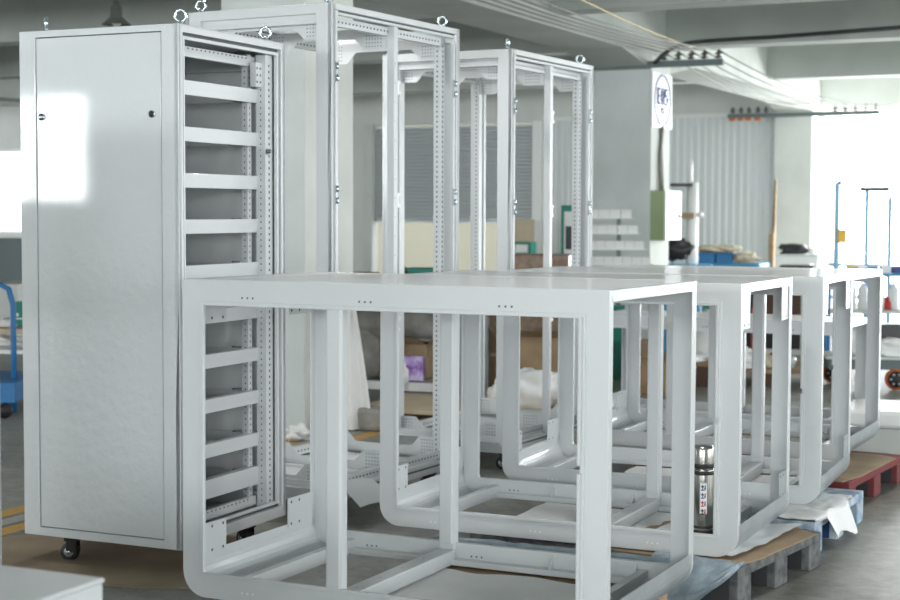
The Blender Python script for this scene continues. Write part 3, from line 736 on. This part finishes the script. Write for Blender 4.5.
# sign with circle and E05
def sign():
    vv = 15.3+.28; zc = zat(99.5, 16.0)
    root = thing('column_sign', hall(-5.085, vv, zc-.28), -TH, 'white sign reading E05 in a ring on the grey column', 'sign')
    m = MB(); m.box(-.008, .008, -.30, .34, 0, .56, WHITEP); m.build('plate', root)
    m = MB(); m.torus((.0095, .02, .285), .262, .007, INK, 'x', 40, 6)
    m.torus((.0095, .02, .285), .246, .002, INK, 'x', 40, 6); m.build('ring', root)
    def glyph(ch, y0, z0, s, o):
        segs = {'E': [(0, 0, 0, 1), (0, 0, .8, 0), (0, .5, .65, .5), (0, 1, .8, 1)], '0': [(.1, 0, .7, 0), (.8, .1, .8, .9), (.7, 1, .1, 1), (0, .9, 0, .1)],
                '5': [(.8, 1, 0, 1), (0, 1, 0, .55), (0, .55, .6, .58), (.75, .45, .75, .12), (.6, 0, 0, 0)], '(': [(.4, 1, .1, .7), (.1, .7, .1, .3), (.1, .3, .4, 0)], ')': [(.1, 1, .4, .7), (.4, .7, .4, .3), (.4, .3, .1, 0)]}
        for a0, b0, a1, b1 in segs[ch]:
            p = Vector((.010, y0+a0*s*.62, z0+b0*s)); q = Vector((.010, y0+a1*s*.62, z0+b1*s)); o.tube([p, q], .012 if s > .1 else .005, INK, 6)
    for ch, y in (('E', -.145), ('0', -.025), ('5', .095)):
        k = MB(); glyph(ch, y, .25, .15, k); k.build('letter' if ch == 'E' else 'digit', root)
    k = MB(); glyph('(', -.04, .15, .06, k); glyph('5', .0, .15, .06, k); glyph(')', .05, .15, .06, k); k.build('small_text', root)
sign()
def ebox():
    z0, z1 = zat(240, 15.9), zat(190, 15.9)
    root = thing('switch_box', hall(-5.10, 15.56, z0), -TH, 'green and white electrical box on the side of the grey column', 'electrical box')
    m = MB(); m.box(0.001, .15, -.26, .26, 0, z1-z0, OLIVE); m.build('housing', root, .006)
    m = MB(); m.box(.15, .17, -.26, .26, 0, z1-z0, WHITEP); d_ = m.build('cover', root, .004)
    m = MB(); m.tube([(.17, .18, .25), (.185, .18, .25)], .02, BLACKP); m.build('knob', d_)
    m = MB(); m.tube([(.03, -.02, z1-z0), (.02, -.02, z1-z0+.35), (.02, .05, z1-z0+.66)], .018, WIRE); m.tube([(.03, .06, z1-z0), (.02, .04, z1-z0+.35), (.02, .0, z1-z0+.66)], .012, WIRE); m.build('conduit', root)
ebox()
# small cover plates and a dark mark high on the column
# pendant lamp
def pendant():
    D = 13.2; p = at(118, D); z = zat(28, D)
    root = thing('pendant_lamp', (p[0], p[1], z), 0, 'dark pendant lamp hanging from the ceiling above the closed cabinet', 'lamp')
    m = MB(); pr = [(.125, 0), (.118, .01), (.08, .04), (.052, .07), (.05, .15), (.03, .16), (.028, .20), (.01, .21)]
    m.tube([(0, 0, z_) for _, z_ in pr], [r for r, _ in pr], LAMPG, 28, False); m.build('lamp_shade', root)
    m = MB(); m.tube([(0, 0, .2), (0, 0, ZC-z)], .01, CABLE, 8); m.build('cord', root)
    m = MB(); m.blob((0, 0, .05), .045, .045, .06, WHITEP, 0, flat=False); m.build('bulb', root)
pendant()
lamp0 = bpy.data.objects['pendant_lamp']
for k, (u, v, lab) in enumerate(((-1.6, 4.6, 'added unseen pendant lamp over the nearest low enclosure, above the top of the picture'), (-1.8, 8.6, 'added unseen pendant lamp over the far end of the row, above the top of the picture'), (-4.4, 6.9, 'added unseen pendant lamp over the tall open cabinets, above the top of the picture'))):
    c_ = copy_tree(lamp0); c_['label'] = lab; x_, y_, _ = hall(u, v); c_.location = (x_, y_, lamp0.location.z)  # unseen lamp copy, added with a disc light to brighten the tops below
    l_ = bpy.data.lights.new('added_top_light', 'AREA'); l_.shape = 'DISK'; l_.size = .2; l_.energy = 18; l_.color = (1, .99, .97)
    lo = bpy.data.objects.new('added_top_light', l_); C.objects.link(lo); lo.location = (x_, y_, lamp0.location.z-.03); lo.visible_camera = True

# ---------------------------------------------------------------- goods behind: rack with sacks and cartons
def lbox(name, px, D, z0, w, d, h, mt, label, cat, rz=-.45, group=None, bevel=.004, extra=None):
    p = at(px, D); m = MB(); m.box(-w/2, w/2, -d/2, d/2, 0, h, mt)
    if extra: extra(m, w, d, h)
    return tag(m.build(name, None, bevel, (p[0], p[1], z0), rz), label, cat, group)
def flaps(m, w, d, h):      # taped seam and folds of a carton
    m.box(-.02, .02, -d/2-.001, d/2+.001, h-.02, h+.001, PLY); m.box(-w/2-.001, w/2+.001, -d/2-.0015, -d/2, h*.48, h*.52, PLY)
def open_flaps(m, w, d, h):
    for s_ in (-1, 1):
        m.add([(s_*w/2, -d/2, h), (s_*w/2, d/2, h), (s_*(w/2+.07), d/2, h+.07), (s_*(w/2+.07), -d/2, h+.07)], [(0, 1, 2, 3)], CARD)
    m.add([(-w/2, -d/2, h), (w/2, -d/2, h), (w/2-.03, -d/2-.08, h+.05), (-w/2+.03, -d/2-.08, h+.05)], [(0, 1, 2, 3)], CARD)
def rack():
    D = 11.4; p = at(411, D); w, d = 1.0, .5
    root = thing('storage_rack', (p[0], p[1]+.1, 0), -.40, 'grey steel storage rack loaded with sacks and cartons behind the tall open frames', 'rack')
    for x in (-w/2, w/2):
        for y in (-d/2, d/2):
            m = MB(); m.box(x-.02, x+.02, y-.02, y+.02, 0, .74, DSTEEL if x < 0 else GALV); m.build('post', root, .002)
    for z in (.13, .70):
        m = MB(); m.box(-w/2, w/2, -d/2, d/2, z, z+.03, GALV); m.box(-w/2, w/2, -d/2-.012, -d/2, z-.02, z+.04, WHITEP); m.build('shelf', root, .002)
    return root
rack()
RX = lambda px, D=11.4: at(px, D)
def blobobj(name, px, D, z, sx, sy, sz, mt, label, cat, seed, group=None, amt=.22, rz=0):
    p = at(px, D); m = MB(); m.blob((0, 0, sz*.8), sx, sy, sz, mt, amt, seed, 30, 18)
    return tag(m.build(name, None, 0, (p[0], p[1], z), rz), label, cat, group)
blobobj('sack', 362, 11.7, .165, .17, .18, .30, SACK, 'upright grey woven sack at the left end of the rack', 'sack', 1)
blobobj('sack', 383, 11.7, .46, .24, .2, .15, SACK, 'grey sack lying on cartons behind the left rack post', 'sack', 4)
blobobj('sack', 418, 11.7, .46, .28, .2, .16, SACK, 'bulging grey sack on the open carton above the purple box', 'sack', 2)
lbox('carton', 385, 11.75, .165, .30, .30, .27, CARD, 'brown carton behind the blue bottle on the rack', 'carton', -.4, None, .004, flaps)
lbox('carton', 414, 11.75, .165, .34, .30, .25, CARD, 'open brown carton under the grey sack, behind the purple box', 'carton', -.4, None, .004, open_flaps)
lbox('printed_box', 411, 11.42, .165, .19, .08, .18, PURPLE, 'purple printed carton on the lower shelf of the rack', 'carton', -.15)
m = MB(); m.tube([(0, 0, z) for z in (0, .005, .13, .15, .17, .19)], [.03, .035, .035, .02, .014, .014], LBLUE, 16); p = at(363, 11.1)
tag(m.build('bottle', None, 0, (p[0], p[1], .02)), 'light blue bottle standing beside the rack post', 'bottle')
m = MB(); m.tube([(0, 0, z) for z in (0, .005, .10, .12, .15)], [.02, .03, .03, .012, .012], WHITEP, 16); p = at(405, 11.2)
tag(m.build('bottle', None, 0, (p[0]-.002, p[1], .165)), 'small white bottle in front of the purple carton', 'bottle')
lbox('tan_board', 521, 24.3, 0, .42, .05, 1.28, PLY, 'tan board standing under the half-open roller shutter', 'board', -.45)
lbox('green_frame_box', 524, 23.0, 0, .30, .2, .96, GREENB, 'green box with a white panel in front of the tan board', 'box', -.45, None, .004, lambda m, w, d, h: m.box(-w/2+.05, w/2-.05, -d/2-.004, -d/2, h-.16, h-.04, WHITEP))
# things on the rack top
lbox('machine_housing', 424, 11.4, .732, .26, .30, .26, GREENB, 'teal green machine housing on top of the rack', 'machine', -.2)
blobobj('motor', 404, 11.35, .732, .085, .10, .13, BROWN, 'dark brown motor beside the teal machine housing', 'motor', 6, None, .5)
lbox('carton', 362, 11.6, .732, .20, .2, .22, CARD, 'small carton on the left end of the rack top', 'carton', -.3, None, .004, flaps)
# dark pallet with plywood
def plyp():
    p = at(470, 10.35); root = thing('pallet', (p[0], p[1], 0), -.30, 'low dark wooden pallet carrying a plywood board behind the tall frames', 'pallet')
    m = MB(); m.box(-.62, .62, -.35, .45, .07, .095, BROWN); m.build('deck', root)
    for x in (-.62, -.05, .5):
        for y in (-.35, .3): k = MB(); k.box(x, x+.12, y, y+.15, 0, .07, BROWN); k.build('block', root)
    m = MB(); m.box(-.66, .66, -.42, .48, 0, .025, PLY); tag(m.build('plywood_board', None, .002, (p[0], p[1], .096), -.30), 'pale plywood board lying on the low dark pallet', 'board')
plyp()
blobobj('plastic_bag', 533, 10.2, .122, .17, .16, .13, WHITEP, 'crumpled white plastic bag on the plywood board', 'bag', 3, None, .5)
blobobj('plastic_bag', 508, 10.35, .122, .12, .12, .09, FOAM, 'smaller white bag left of the crumpled bag on the board', 'bag', 9, None, .5)
def bale():
    D = 11.6; p = at(540, D)
    m = MB(); m.box(-.24, .24, -.22, .22, 0, .60, BWRAP); 
    for z in (.15, .3, .45): m.box(-.243, .243, -.223, .223, z, z+.012, BROWN)
    tag(m.build('wrapped_bale', None, .03, (p[0], p[1], .49), -.2), 'brown film-wrapped bale on cartons behind the farthest tall frame', 'bale')
    lbox('carton', 537, D, 0, .52, .46, .49, CARD, 'large brown carton carrying the wrapped bale', 'carton', -.2, None, .004, open_flaps)
bale()
lbox('carton', 488, 12.1, 0, .34, .34, .62, CARD, 'tall brown carton left of the wrapped bale', 'carton', -.3, None, .004, flaps)
blobobj('plastic_bag', 480, 12.4, .0, .2, .2, .42, WHITEP, 'tall white wrapped bundle left of the tall carton', 'bundle', 12, None, .25)
# white cloth hanging beside the first column, with grey bin
def cloth(x, y):
    p = at(354, 9.9)
    return (p[0]-.10+x*(.07+.15*(1-y)**.8), p[1]+.03*math.sin(x*11)+.1*(x-.5), .02+.95*y)
m = MB(); m.sheet(0, 1, 0, 1, cloth, FOAM, 26, 24, .004); tag(m.build('white_cover', None), 'white plastic cover hanging beside the left column', 'cover')
lbox('grey_bin', 370, 10.0, 0, .20, .2, .15, SACK, 'low grey bin on the floor at the foot of the white cover', 'bin', -.2, None, .03)
blobobj('crumpled_paper', 297, 9.5, 0, .07, .06, .045, WHITEP, 'crumpled white paper on the floor in front of the left column', 'litter', 5, None, .8)

# mirror-fronted green stand and tiered tray rack
lbox('green_cabinet', 573, 15.0, 0, .20, .3, zat(205, 15), GREENB, 'slim dark green cabinet left of the tray stand', 'cabinet', -.2, None, .004, lambda m, w, d, h: (m.box(-w/2+.03, w/2-.04, -d/2-.004, -d/2, .35, h-.06, WHITEP), m.box(-w/2+.045, w/2-.05, -d/2-.006, -d/2-.004, h-.42, h-.2, BLACKP)))
def trays():
    D = 14.2; p = at(614, D)
    root = thing('tray_stand', (p[0], p[1], 0), -.12, 'grey stand holding tiers of white parts trays before the grey column', 'stand')
    for x in (-.30, .02):
        m = MB(); m.box(x, x+.04, .05, .09, 0, 1.42, DSTEEL); m.build('upright', root)
    m = MB(); m.box(-.34, .34, -.15, .3, .0, .05, DSTEEL); m.build('base', root)
    for i in range(6):
        z = zat(212+i*15.5, D)-.03; hw = .30+.036*i
        m = MB(); m.box(-.36, -.30+hw*1.6, -.02-.03*i, .22, z-.03, z-.02, GREYC); m.build('shelf', root)
        n = 5+i
        for k in range(n):
            x0 = -.34+k*(hw*1.6+.02)/n; x1 = x0+(hw*1.6+.02)/n-.006
            q = MB(); y0 = -.06-.03*i
            q.prism([(y0, z+.05), (y0+.004, z+.055), (y0+.05, z-.018), (y0+.22, z-.018), (y0+.22, z-.022), (y0+.045, z-.022)], 'x', x0, x1, WHITEP)
            q.build('tray', root)
trays()
# ---------------------------------------------------------------- by the corrugated wall
def drill():
    D = 20.0; p = at(684, D); B = zat(265, D)
    root = thing('drill_press', (p[0], p[1], 0), -.2, 'tall bench drill with white tubes beside the grey column, before the corrugated wall', 'machine')
    m = MB(); m.tube([(.10, 0, .3), (.10, 0, zat(182, D))], .075, WHITEP, 16); m.tube([(.07, 0, zat(182, D)), (.07, 0, zat(160, D))], .03, WHITEP, 12); m.build('white_tube', root)
    m = MB(); m.box(-.12, .03, -.08, .08, .4, zat(184, D), GREYC); m.build('mast', root)
    m = MB(); m.box(-.18, .12, -.12, .05, zat(218, D), zat(212, D), CARD); m.build('clamp', root)
    m = MB(); m.box(-.18, .1, -.1, .1, zat(186, D), zat(183, D), BLACKP); m.build('head_plate', root)
    m = MB(); m.blob((-.06, 0, zat(250, D)), .17, .13, .14, BLACKP, .5, 3, flat=False); m.build('motor', root)
    m = MB(); m.box(-.35, .35, -.2, .2, .70, .74, LBLUE); m.box(-.33, -.29, -.2, .2, 0, .7, DSTEEL); m.box(.29, .33, -.2, .2, 0, .7, DSTEEL); m.build('bench', root)
    m = MB(); m.blob((.20, -.05, zat(214, D)), .04, .03, .04, WHITEP, 0, flat=False); m.build('handwheel', root)
drill()
def bbench():
    D = 21.3; p = at(736, D)
    root = thing('workbench', (p[0], p[1], 0), -TH, 'blue workbench along the corrugated wall with crates on it', 'workbench')
    m = MB(); m.box(-.50, .40, -.3, .3, .66, .72, LBLUE); m.build('bench_top', root)
    for x in (-.48, .32):
        for y in (-.28, .22): k = MB(); k.box(x, x+.06, y, y+.06, 0, .66, LBLUE); k.build('leg', root)
    m = MB(); m.box(-.46, .36, -.26, .26, .25, .28, LBLUE); m.build('lower_shelf', root)
bbench()
for px, s_ in ((708, 'left'), (726, 'right')):
    D = 21.2 if px < 715 else 21.15
    def hollow(m, w, d, h): m.box(-w/2-.01, w/2+.01, -d/2-.01, d/2+.01, h-.02, h, BLUEB)
    lbox('plastic_crate', px, D, .722, .21, .3, .13, BLUEB, '%s one of the two blue plastic crates on the blue workbench' % s_, 'crate', -.3, None, .004, hollow)
for i, px in enumerate((709, 727, 745)):
    blobobj('cloth_bundle', px, 21.3 if i < 2 else 21.0, .855 if i < 2 else .722, .16, .12, .055 if i < 2 else .08, BEIGE, ('beige cloth bundle on the left blue crate', 'beige cloth bundle on the right blue crate', 'beige cloth bundle lying on the workbench right of the crates')[i], 'cloth bundle', i+2, None, .5)
p = at(771, 21.7); q = at(777.5, 21.6)
m = MB(); m.tube([(p[0], p[1], 0), (q[0], q[1]+.2, 1.86)], [.05, .018], WOOD, 4); tag(m.build('wooden_plank'), 'long wooden plank leaning against the wall left of the white column', 'plank')
lbox('wooden_post', 771, 21.4, 0, .07, .07, 1.12, WOOD, 'short wooden post standing at the foot of the leaning plank', 'post', -.3)
def wtable():
    D = 20.9; p = at(798, D); z = .85
    root = thing('side_table', (p[0], p[1], 0), -.3, 'off-white side table before the white column, with a black bag on it', 'table')
    m = MB(); m.box(-.28, .28, -.25, .25, z-.03, z, GREYC); m.build('table_top', root)
    m = MB(); m.box(-.27, .27, -.24, -.22, z-.13, z-.03, WHITEP); m.box(-.27, .27, .2, .22, z-.13, z-.03, WHITEP); m.build('apron', root)
    for x in (-.27, .22):
        for y in (-.24, .17): k = MB(); k.box(x, x+.05, y, y+.05, 0, z-.13, WHITEP); k.build('leg', root)
    m = MB(); m.box(-.22, .22, -.2, .18, .45, .70, BLACKP); m.build('drawer', root)
wtable()
blobobj('black_bag', 793, 20.85, .85, .17, .1, .075, BLACKP, 'black bag lying on the off-white side table', 'bag', 7, None, .5)
blobobj('white_cup', 812, 20.8, .85, .05, .05, .05, WHITEP, 'small white bowl at the right end of the side table', 'bowl', 8, None, .1)
# blue tube rack in front of the bright opening
def brack():
    D = 19.0; root = thing('tube_rack', (*at(862, D)[:2], 0), 0, 'tall blue tube rack in front of the bright opening', 'rack')
    cx = at(862, D)[0]
    for px, zt, dd in ((836, 182, 0), (866, 186, .35), (889, 195, .1)):
        x = (px-450)/F*(D+dd)-cx; m = MB(); m.box(x-.022, x+.022, dd-.022, dd+.022, 0, zat(zt, D), PBLU); m.build('upright', root)
    m = MB(); zt = zat(182, D); m.tube([(at(836, D)[0]-cx, 0, zt), (at(883, D)[0]-cx, 0, zt)], .02, DSTEEL); m.tube([(at(866, D)[0]-cx, .3, zt-.07), (at(888, D)[0]-cx, .0, zt-.07)], .03, DSTEEL); m.build('top_bar', root)
    m = MB(); x = at(841, D)[0]-cx; m.box(x-.05, x+.05, -.05, .05, zat(242, D), zat(228, D), YELL); m.build('yellow_clamp', root)
    for z in (.35, .75): m = MB(); m.box(at(836, D)[0]-cx, at(889, D)[0]-cx, 0, .4, z, z+.03, LBLUE); m.build('shelf', root)
brack()
# shelf unit with boxes at right, behind fourth frame
def sunit():
    D = 15.2; p = at(876, D); root = thing('shelf_unit', (p[0], p[1], 0), -.1, 'blue shelf unit with white canisters at the right border', 'shelf unit')
    for x in (-.45, 0, .45):
        m = MB(); m.box(x-.02, x+.02, -.02, .02, 0, .82, BLUEB); m.box(x-.02, x+.02, .30, .34, 0, .82, BLUEB); m.build('upright', root)
    for z in (.22, .42, .78): m = MB(); m.box(-.47, .47, -.02, .34, z, z+.035, LBLUE if z > .7 else PALE); m.build('shelf', root)
sunit()
for i, (px, mt, cat) in enumerate(((852, WHITEP, 'white'), (863, WHITEP, 'white'), (880, WHITEP, 'white'), (888, REDP, 'red'), (894, WHITEP, 'white'))):
    p = at(px, 15.3); m = MB(); hh = .26 if cat == 'white' else .12
    m.tube([(0, 0, 0), (0, 0, .01), (0, 0, hh-.06), (0, 0, hh-.02), (0, 0, hh)], [.045, .05, .05, .025, .025], mt, 16)
    lab = ('white canister on the shelf unit, first from the left', 'white canister on the shelf unit, second from the left', 'white canister just left of the red can on the shelf unit', 'small red can on the shelf unit', 'white canister right of the red can on the shelf unit')[i]
    tag(m.build('canister' if cat == 'white' else 'can', None, 0, (p[0], p[1], .456)), lab, 'canister' if cat == 'white' else 'can')
for i, px in enumerate((851, 862, 873, 885, 897)):
    lbox('parts_bin', px, 15.3, .816, .09, .14, .07, (YELL, WHITEP, BLUEB, WHITEP, INK)[i], ('yellow', 'white', 'blue', 'white', 'violet')[i]+' parts bin on top of the blue shelf unit, '+('first', 'second', 'third', 'fourth', 'fifth')[i]+' from the left', 'bin', -.1)
# trolley with orange wheels, white bag and black tote
def trolley():
    D = 12.6; p = at(876, D); root = thing('platform_trolley', (p[0], p[1], 0), -.1, 'grey platform trolley with orange-rimmed black wheels near the right border', 'trolley')
    m = MB(); m.box(-.40, .40, -.25, .25, .16, .24, DSTEEL); m.box(-.42, .42, -.27, .27, .24, .26, GREYC); m.build('platform', root, .004)
    for x, y in ((-.10, -.2), (.13, -.24), (.35, -.2), (-.3, .2), (.3, .2)):
        k = MB(); k.tube([(x, y-.02, .085), (x, y+.02, .085)], .085, ORANGE, 24); k.tube([(x, y-.024, .085), (x, y+.024, .085)], .066, RUBBER, 24)
        for a in range(6): k.tube([(x+.042*math.cos(a*1.047), y-.026, .085+.042*math.sin(a*1.047)), (x+.042*math.cos(a*1.047), y-.024, .085+.042*math.sin(a*1.047))], .01, GALV, 8)
        k.build('wheel', root)
trolley()
blobobj('white_bag', 893, 12.48, .262, .15, .09, .07, WHITEP, 'white plastic bag on the grey trolley', 'bag', 21, None, .4)
blobobj('white_bag', 858, 12.6, .262, .13, .12, .10, WHITEP, 'smaller white bag on the left of the grey trolley', 'bag', 22, None, .4)
lbox('black_tote', 891, 12.72, .262, .22, .16, .24, BLACKP, 'black plastic tote behind the white bag at the right border', 'tote', .2)
# wooden pallets with parts and wrapped goods behind the row
def goods_pallet(px, D, w, h, label, rz=-.25):
    p = at(px, D); root = thing('pallet', (p[0], p[1], 0), rz, label, 'pallet')
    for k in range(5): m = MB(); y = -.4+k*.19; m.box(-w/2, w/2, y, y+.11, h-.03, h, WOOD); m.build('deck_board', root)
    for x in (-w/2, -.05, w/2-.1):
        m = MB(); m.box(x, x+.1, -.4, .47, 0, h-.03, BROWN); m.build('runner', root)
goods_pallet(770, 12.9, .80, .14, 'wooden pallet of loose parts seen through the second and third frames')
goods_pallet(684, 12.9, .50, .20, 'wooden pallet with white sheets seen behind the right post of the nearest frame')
GOODS = [(742, .10, WHITEP, 'white'), (750, .07, YELL, 'yellow'), (757, .06, GREENB, 'green'), (764, .08, BEIGE, 'beige'), (772, .07, ORANGE, 'orange'), (781, .09, BEIGE, 'pale'), (789, .06, WHITEP, 'small white')]
for i, (px, s_, mt, cn) in enumerate(GOODS):
    blobobj('parts_bundle', px, 12.7+.1*(i % 3), .142, s_, s_, s_*.8, mt, cn+' bundle of parts on the wooden pallet behind the row, '+('first', 'second', 'third', 'fourth', 'fifth', 'sixth', 'seventh')[i]+' from the left', 'bundle', 30+i, None, .5)
p = at(708, 12.9); m = MB(); m.tube([(0, 0, 0), (-.01, 0, .15), (.01, 0, .40)], [.24, .17, .03], WHITEP, 20); tag(m.build('foam_cone', None, 0, (p[0], p[1], .202)), 'pointed pile of white sheet on the wooden pallet behind the nearest frame', 'sheet pile')
blobobj('foam_offcut', 690, 12.6, .202, .16, .12, .04, FOAM, 'flat white offcut in front of the pointed white pile', 'offcut', 41, None, .4)
lbox('shelf_cabinet', 765, 15.6, 0, .85, .45, .78, PALE, 'pale cabinet with shaded compartments drawn as dark front plates behind the row of frames', 'cabinet', -.3, None, .006, lambda m, w, d, h: (m.box(-w/2+.05, -.02, -d/2-.004, -d/2+.01, .40, h-.08, BLACKP), m.box(.03, w/2-.05, -d/2-.004, -d/2+.01, .40, h-.08, BROWN), m.box(-w/2+.05, w/2-.05, -d/2-.004, -d/2+.01, .06, .33, BLACKP)))  # black and brown front plates carry the shade of the compartments
lbox('red_can', 755, 15.0, .0, .055, .06, .50, REDP, 'red canister standing in front of the pale cabinet', 'canister', -.2, None, .02)
lbox('green_case', 712, 14.4, .0, .16, .2, .60, GREENB, 'upright green case seen above the white beam left of the second frame', 'case', -.1)
lbox('blue_panel', 668, 13.9, .0, .07, .25, .72, LBLUE, 'upright light blue panel seen through the nearest frame', 'panel', -.1)
lbox('white_board', 660, 14.3, .0, .20, .1, .74, WHITEP, 'upright white board left of the light blue panel', 'panel', -.1)
lbox('green_locker', 619, 13.1, .0, .10, .2, .62, GREENB, 'narrow dark green locker seen through the right side of the nearest frame', 'locker', -.1)
lbox('wood_crate', 660, 12.2, .0, .40, .4, .24, WOOD, 'low wooden crate seen through the right side of the nearest frame', 'crate', -.2)
lbox('wood_crate', 645, 12.7, .0, .25, .3, .36, CARD, 'brown box behind the low wooden crate', 'box', -.2)
# white wrapped slab at right border
p = at(925, 9.15); m = MB(); m.box(-.45, .45, -.3, .3, 0, .10, WHITEP); tag(m.build('wrapped_slab', None, .02, (p[0], p[1], .162), -.45), 'white wrapped panel lying at the right border behind the fourth frame', 'panel')
p = at(925, 9.15); m = MB(); m.box(-.42, .42, -.28, .28, 0, .16, PALE); tag(m.build('packing_crate', None, .01, (p[0], p[1], 0), -.45), 'pale packing crate under the white wrapped panel at the right border', 'crate')

# ---------------------------------------------------------------- left background strip
def ltable():
    D = 12.0; p = at(12, D); root = thing('packing_table', (p[0]-.2, p[1], 0), -.2, 'pale wooden packing table at the left border with a green box on it', 'table')
    zt = zat(327, D)
    m = MB(); m.box(-.6, .6, -.3, .3, zt-.04, zt, PLY); m.build('table_top', root)
    m = MB(); m.box(-.58, .58, -.28, .28, zt-.19, zt-.16, WHITEP); m.build('shelf', root)
    m = MB(); m.box(-.58, .58, -.28, .28, .05, .09, PLY); m.build('lower_shelf', root)
    for x in (-.58, .52):
        for y in (-.28, .22): k = MB(); k.box(x, x+.06, y, y+.06, 0, zt-.04, GREYC); k.build('leg', root)
    lbox('green_box', 22, D-.1, zt, .10, .1, .19, GREENB, 'green box with white print on the packing table at the left', 'box', -.1, None, .003, lambda m, w, d, h: (m.box(-w/2+.012, -w/2+.035, -d/2-.001, -d/2, h*.42, h*.55, WHITEP), m.box(-w/2+.012, w/2-.015, -d/2-.001, -d/2, h*.30, h*.35, WHITEP)))
    blobobj('paper_scrap', 8, D-.1, zt, .07, .06, .03, WHITEP, 'crumpled paper beside the green box at the left', 'litter', 51, None, .8)
    blobobj('packing_paper', 14, D, zt-.16, .14, .1, .04, WHITEP, 'crumpled white paper on the shelf under the green box', 'litter', 52, None, .8)
ltable()
def chair():
    D = 10.8; p = at(8, D); m = MB(); x = 0
    pts = [(-.18, 0, 0), (-.18, 0, .45), (-.16, 0, .82), (-.08, 0, .90), (.0, 0, .86), (.03, 0, .75), (.03, 0, .45), (.03, 0, .0)]
    root = thing('tube_handle_cart', (p[0], p[1], 0), 0, 'blue bent-tube cart handle with blue deck at the left border', 'cart')
    m.tube(pts, .02, BLUEB, 10); m.build('handle', root)
    m = MB(); m.box(-.5, .12, -.3, .5, .10, .24, BLUEB); m.build('deck', root, .005)
    for x_ in (-.35, .05): k = MB(); k.tube([(x_, -.32, .05), (x_, -.28, .05)], .05, RUBBER, 16); k.build('wheel', root)
chair()
lbox('grey_crate', 13, 19.5, 0, .5, .4, 1.05, DSTEEL, 'dark grey machine cabinet under the left window', 'cabinet', -.3, None, .01)
lbox('white_drum', 15, 15.5, 0, .3, .4, .68, PALE, 'pale box standing behind the packing table at the left', 'box', -.3, None, .01)

# ---------------------------------------------------------------- lights
def area(name, u, v, z, su, sz, axis, power, col=(1, 1, 1), spread=None):
    l = bpy.data.lights.new(name, 'AREA'); l.shape = 'RECTANGLE'; l.size = su; l.size_y = sz; l.energy = power; l.color = col; l.cycles.use_multiple_importance_sampling = True
    o = bpy.data.objects.new(name, l); C.objects.link(o); o.location = hall(u, v, z); o.visible_camera = True
    d = {'+u': Vector(hall(1, 0)), '-u': Vector(hall(-1, 0)), '+v': Vector(hall(0, 1)), '-v': Vector(hall(0, -1))}[axis]
    o.rotation_euler = d.to_track_quat('-Z', 'Y').to_euler()
    return o
for p, q in RIGHT_SP: area('window_daylight', U1+.30, (p+q)/2, 2.0, q-p+.3, 2.1, '-u', 190, (.94, .98, 1))
for p, q in LEFT_SP: area('window_daylight', U0-.30, (p+q)/2, 2.0, q-p+.3, 1.9, '+u', 150, (.92, .97, 1))
for p, q in REAR_SP: area('window_daylight', (p+q)/2, V0-.30, 2.32, q-p+.3, 1.55, '+v', 430, (.94, .98, 1))
area('door_daylight', -1.1, V1+.3, 1.45, 7.6, 2.8, '-v', 900, (.96, .99, 1))
W = bpy.data.worlds.new('World'); bpy.context.scene.world = W; W.use_nodes = True
bg = W.node_tree.nodes['Background']; bg.inputs['Color'].default_value = (.93, .97, 1, 1); bg.inputs['Strength'].default_value = 2.4

# ---------------------------------------------------------------- camera
cam = bpy.data.cameras.new('camera'); co = bpy.data.objects.new('camera', cam); C.objects.link(co)
co.location = (0, 0, CH); co.rotation_euler = (math.pi/2-.053, 0, 0)
co.rotation_euler = (Matrix.Rotation(math.pi/2-.053, 3, 'X') @ Matrix.Rotation(.0033, 3, 'Z')).to_euler()
cam.sensor_width = 36; cam.lens = F/900*36; cam.shift_y = -6.4/900
cam.dof.use_dof = True; cam.dof.focus_distance = 5.6; cam.dof.aperture_fstop = 4.2
cam.clip_end = 200
bpy.context.scene.camera = co
s = bpy.context.scene
s.view_settings.view_transform = 'Standard'; s.view_settings.look = 'None'; s.view_settings.exposure = .38; s.view_settings.gamma = 1
s.cycles.use_denoising = True; s.cycles.max_bounces = 10; s.cycles.diffuse_bounces = 6
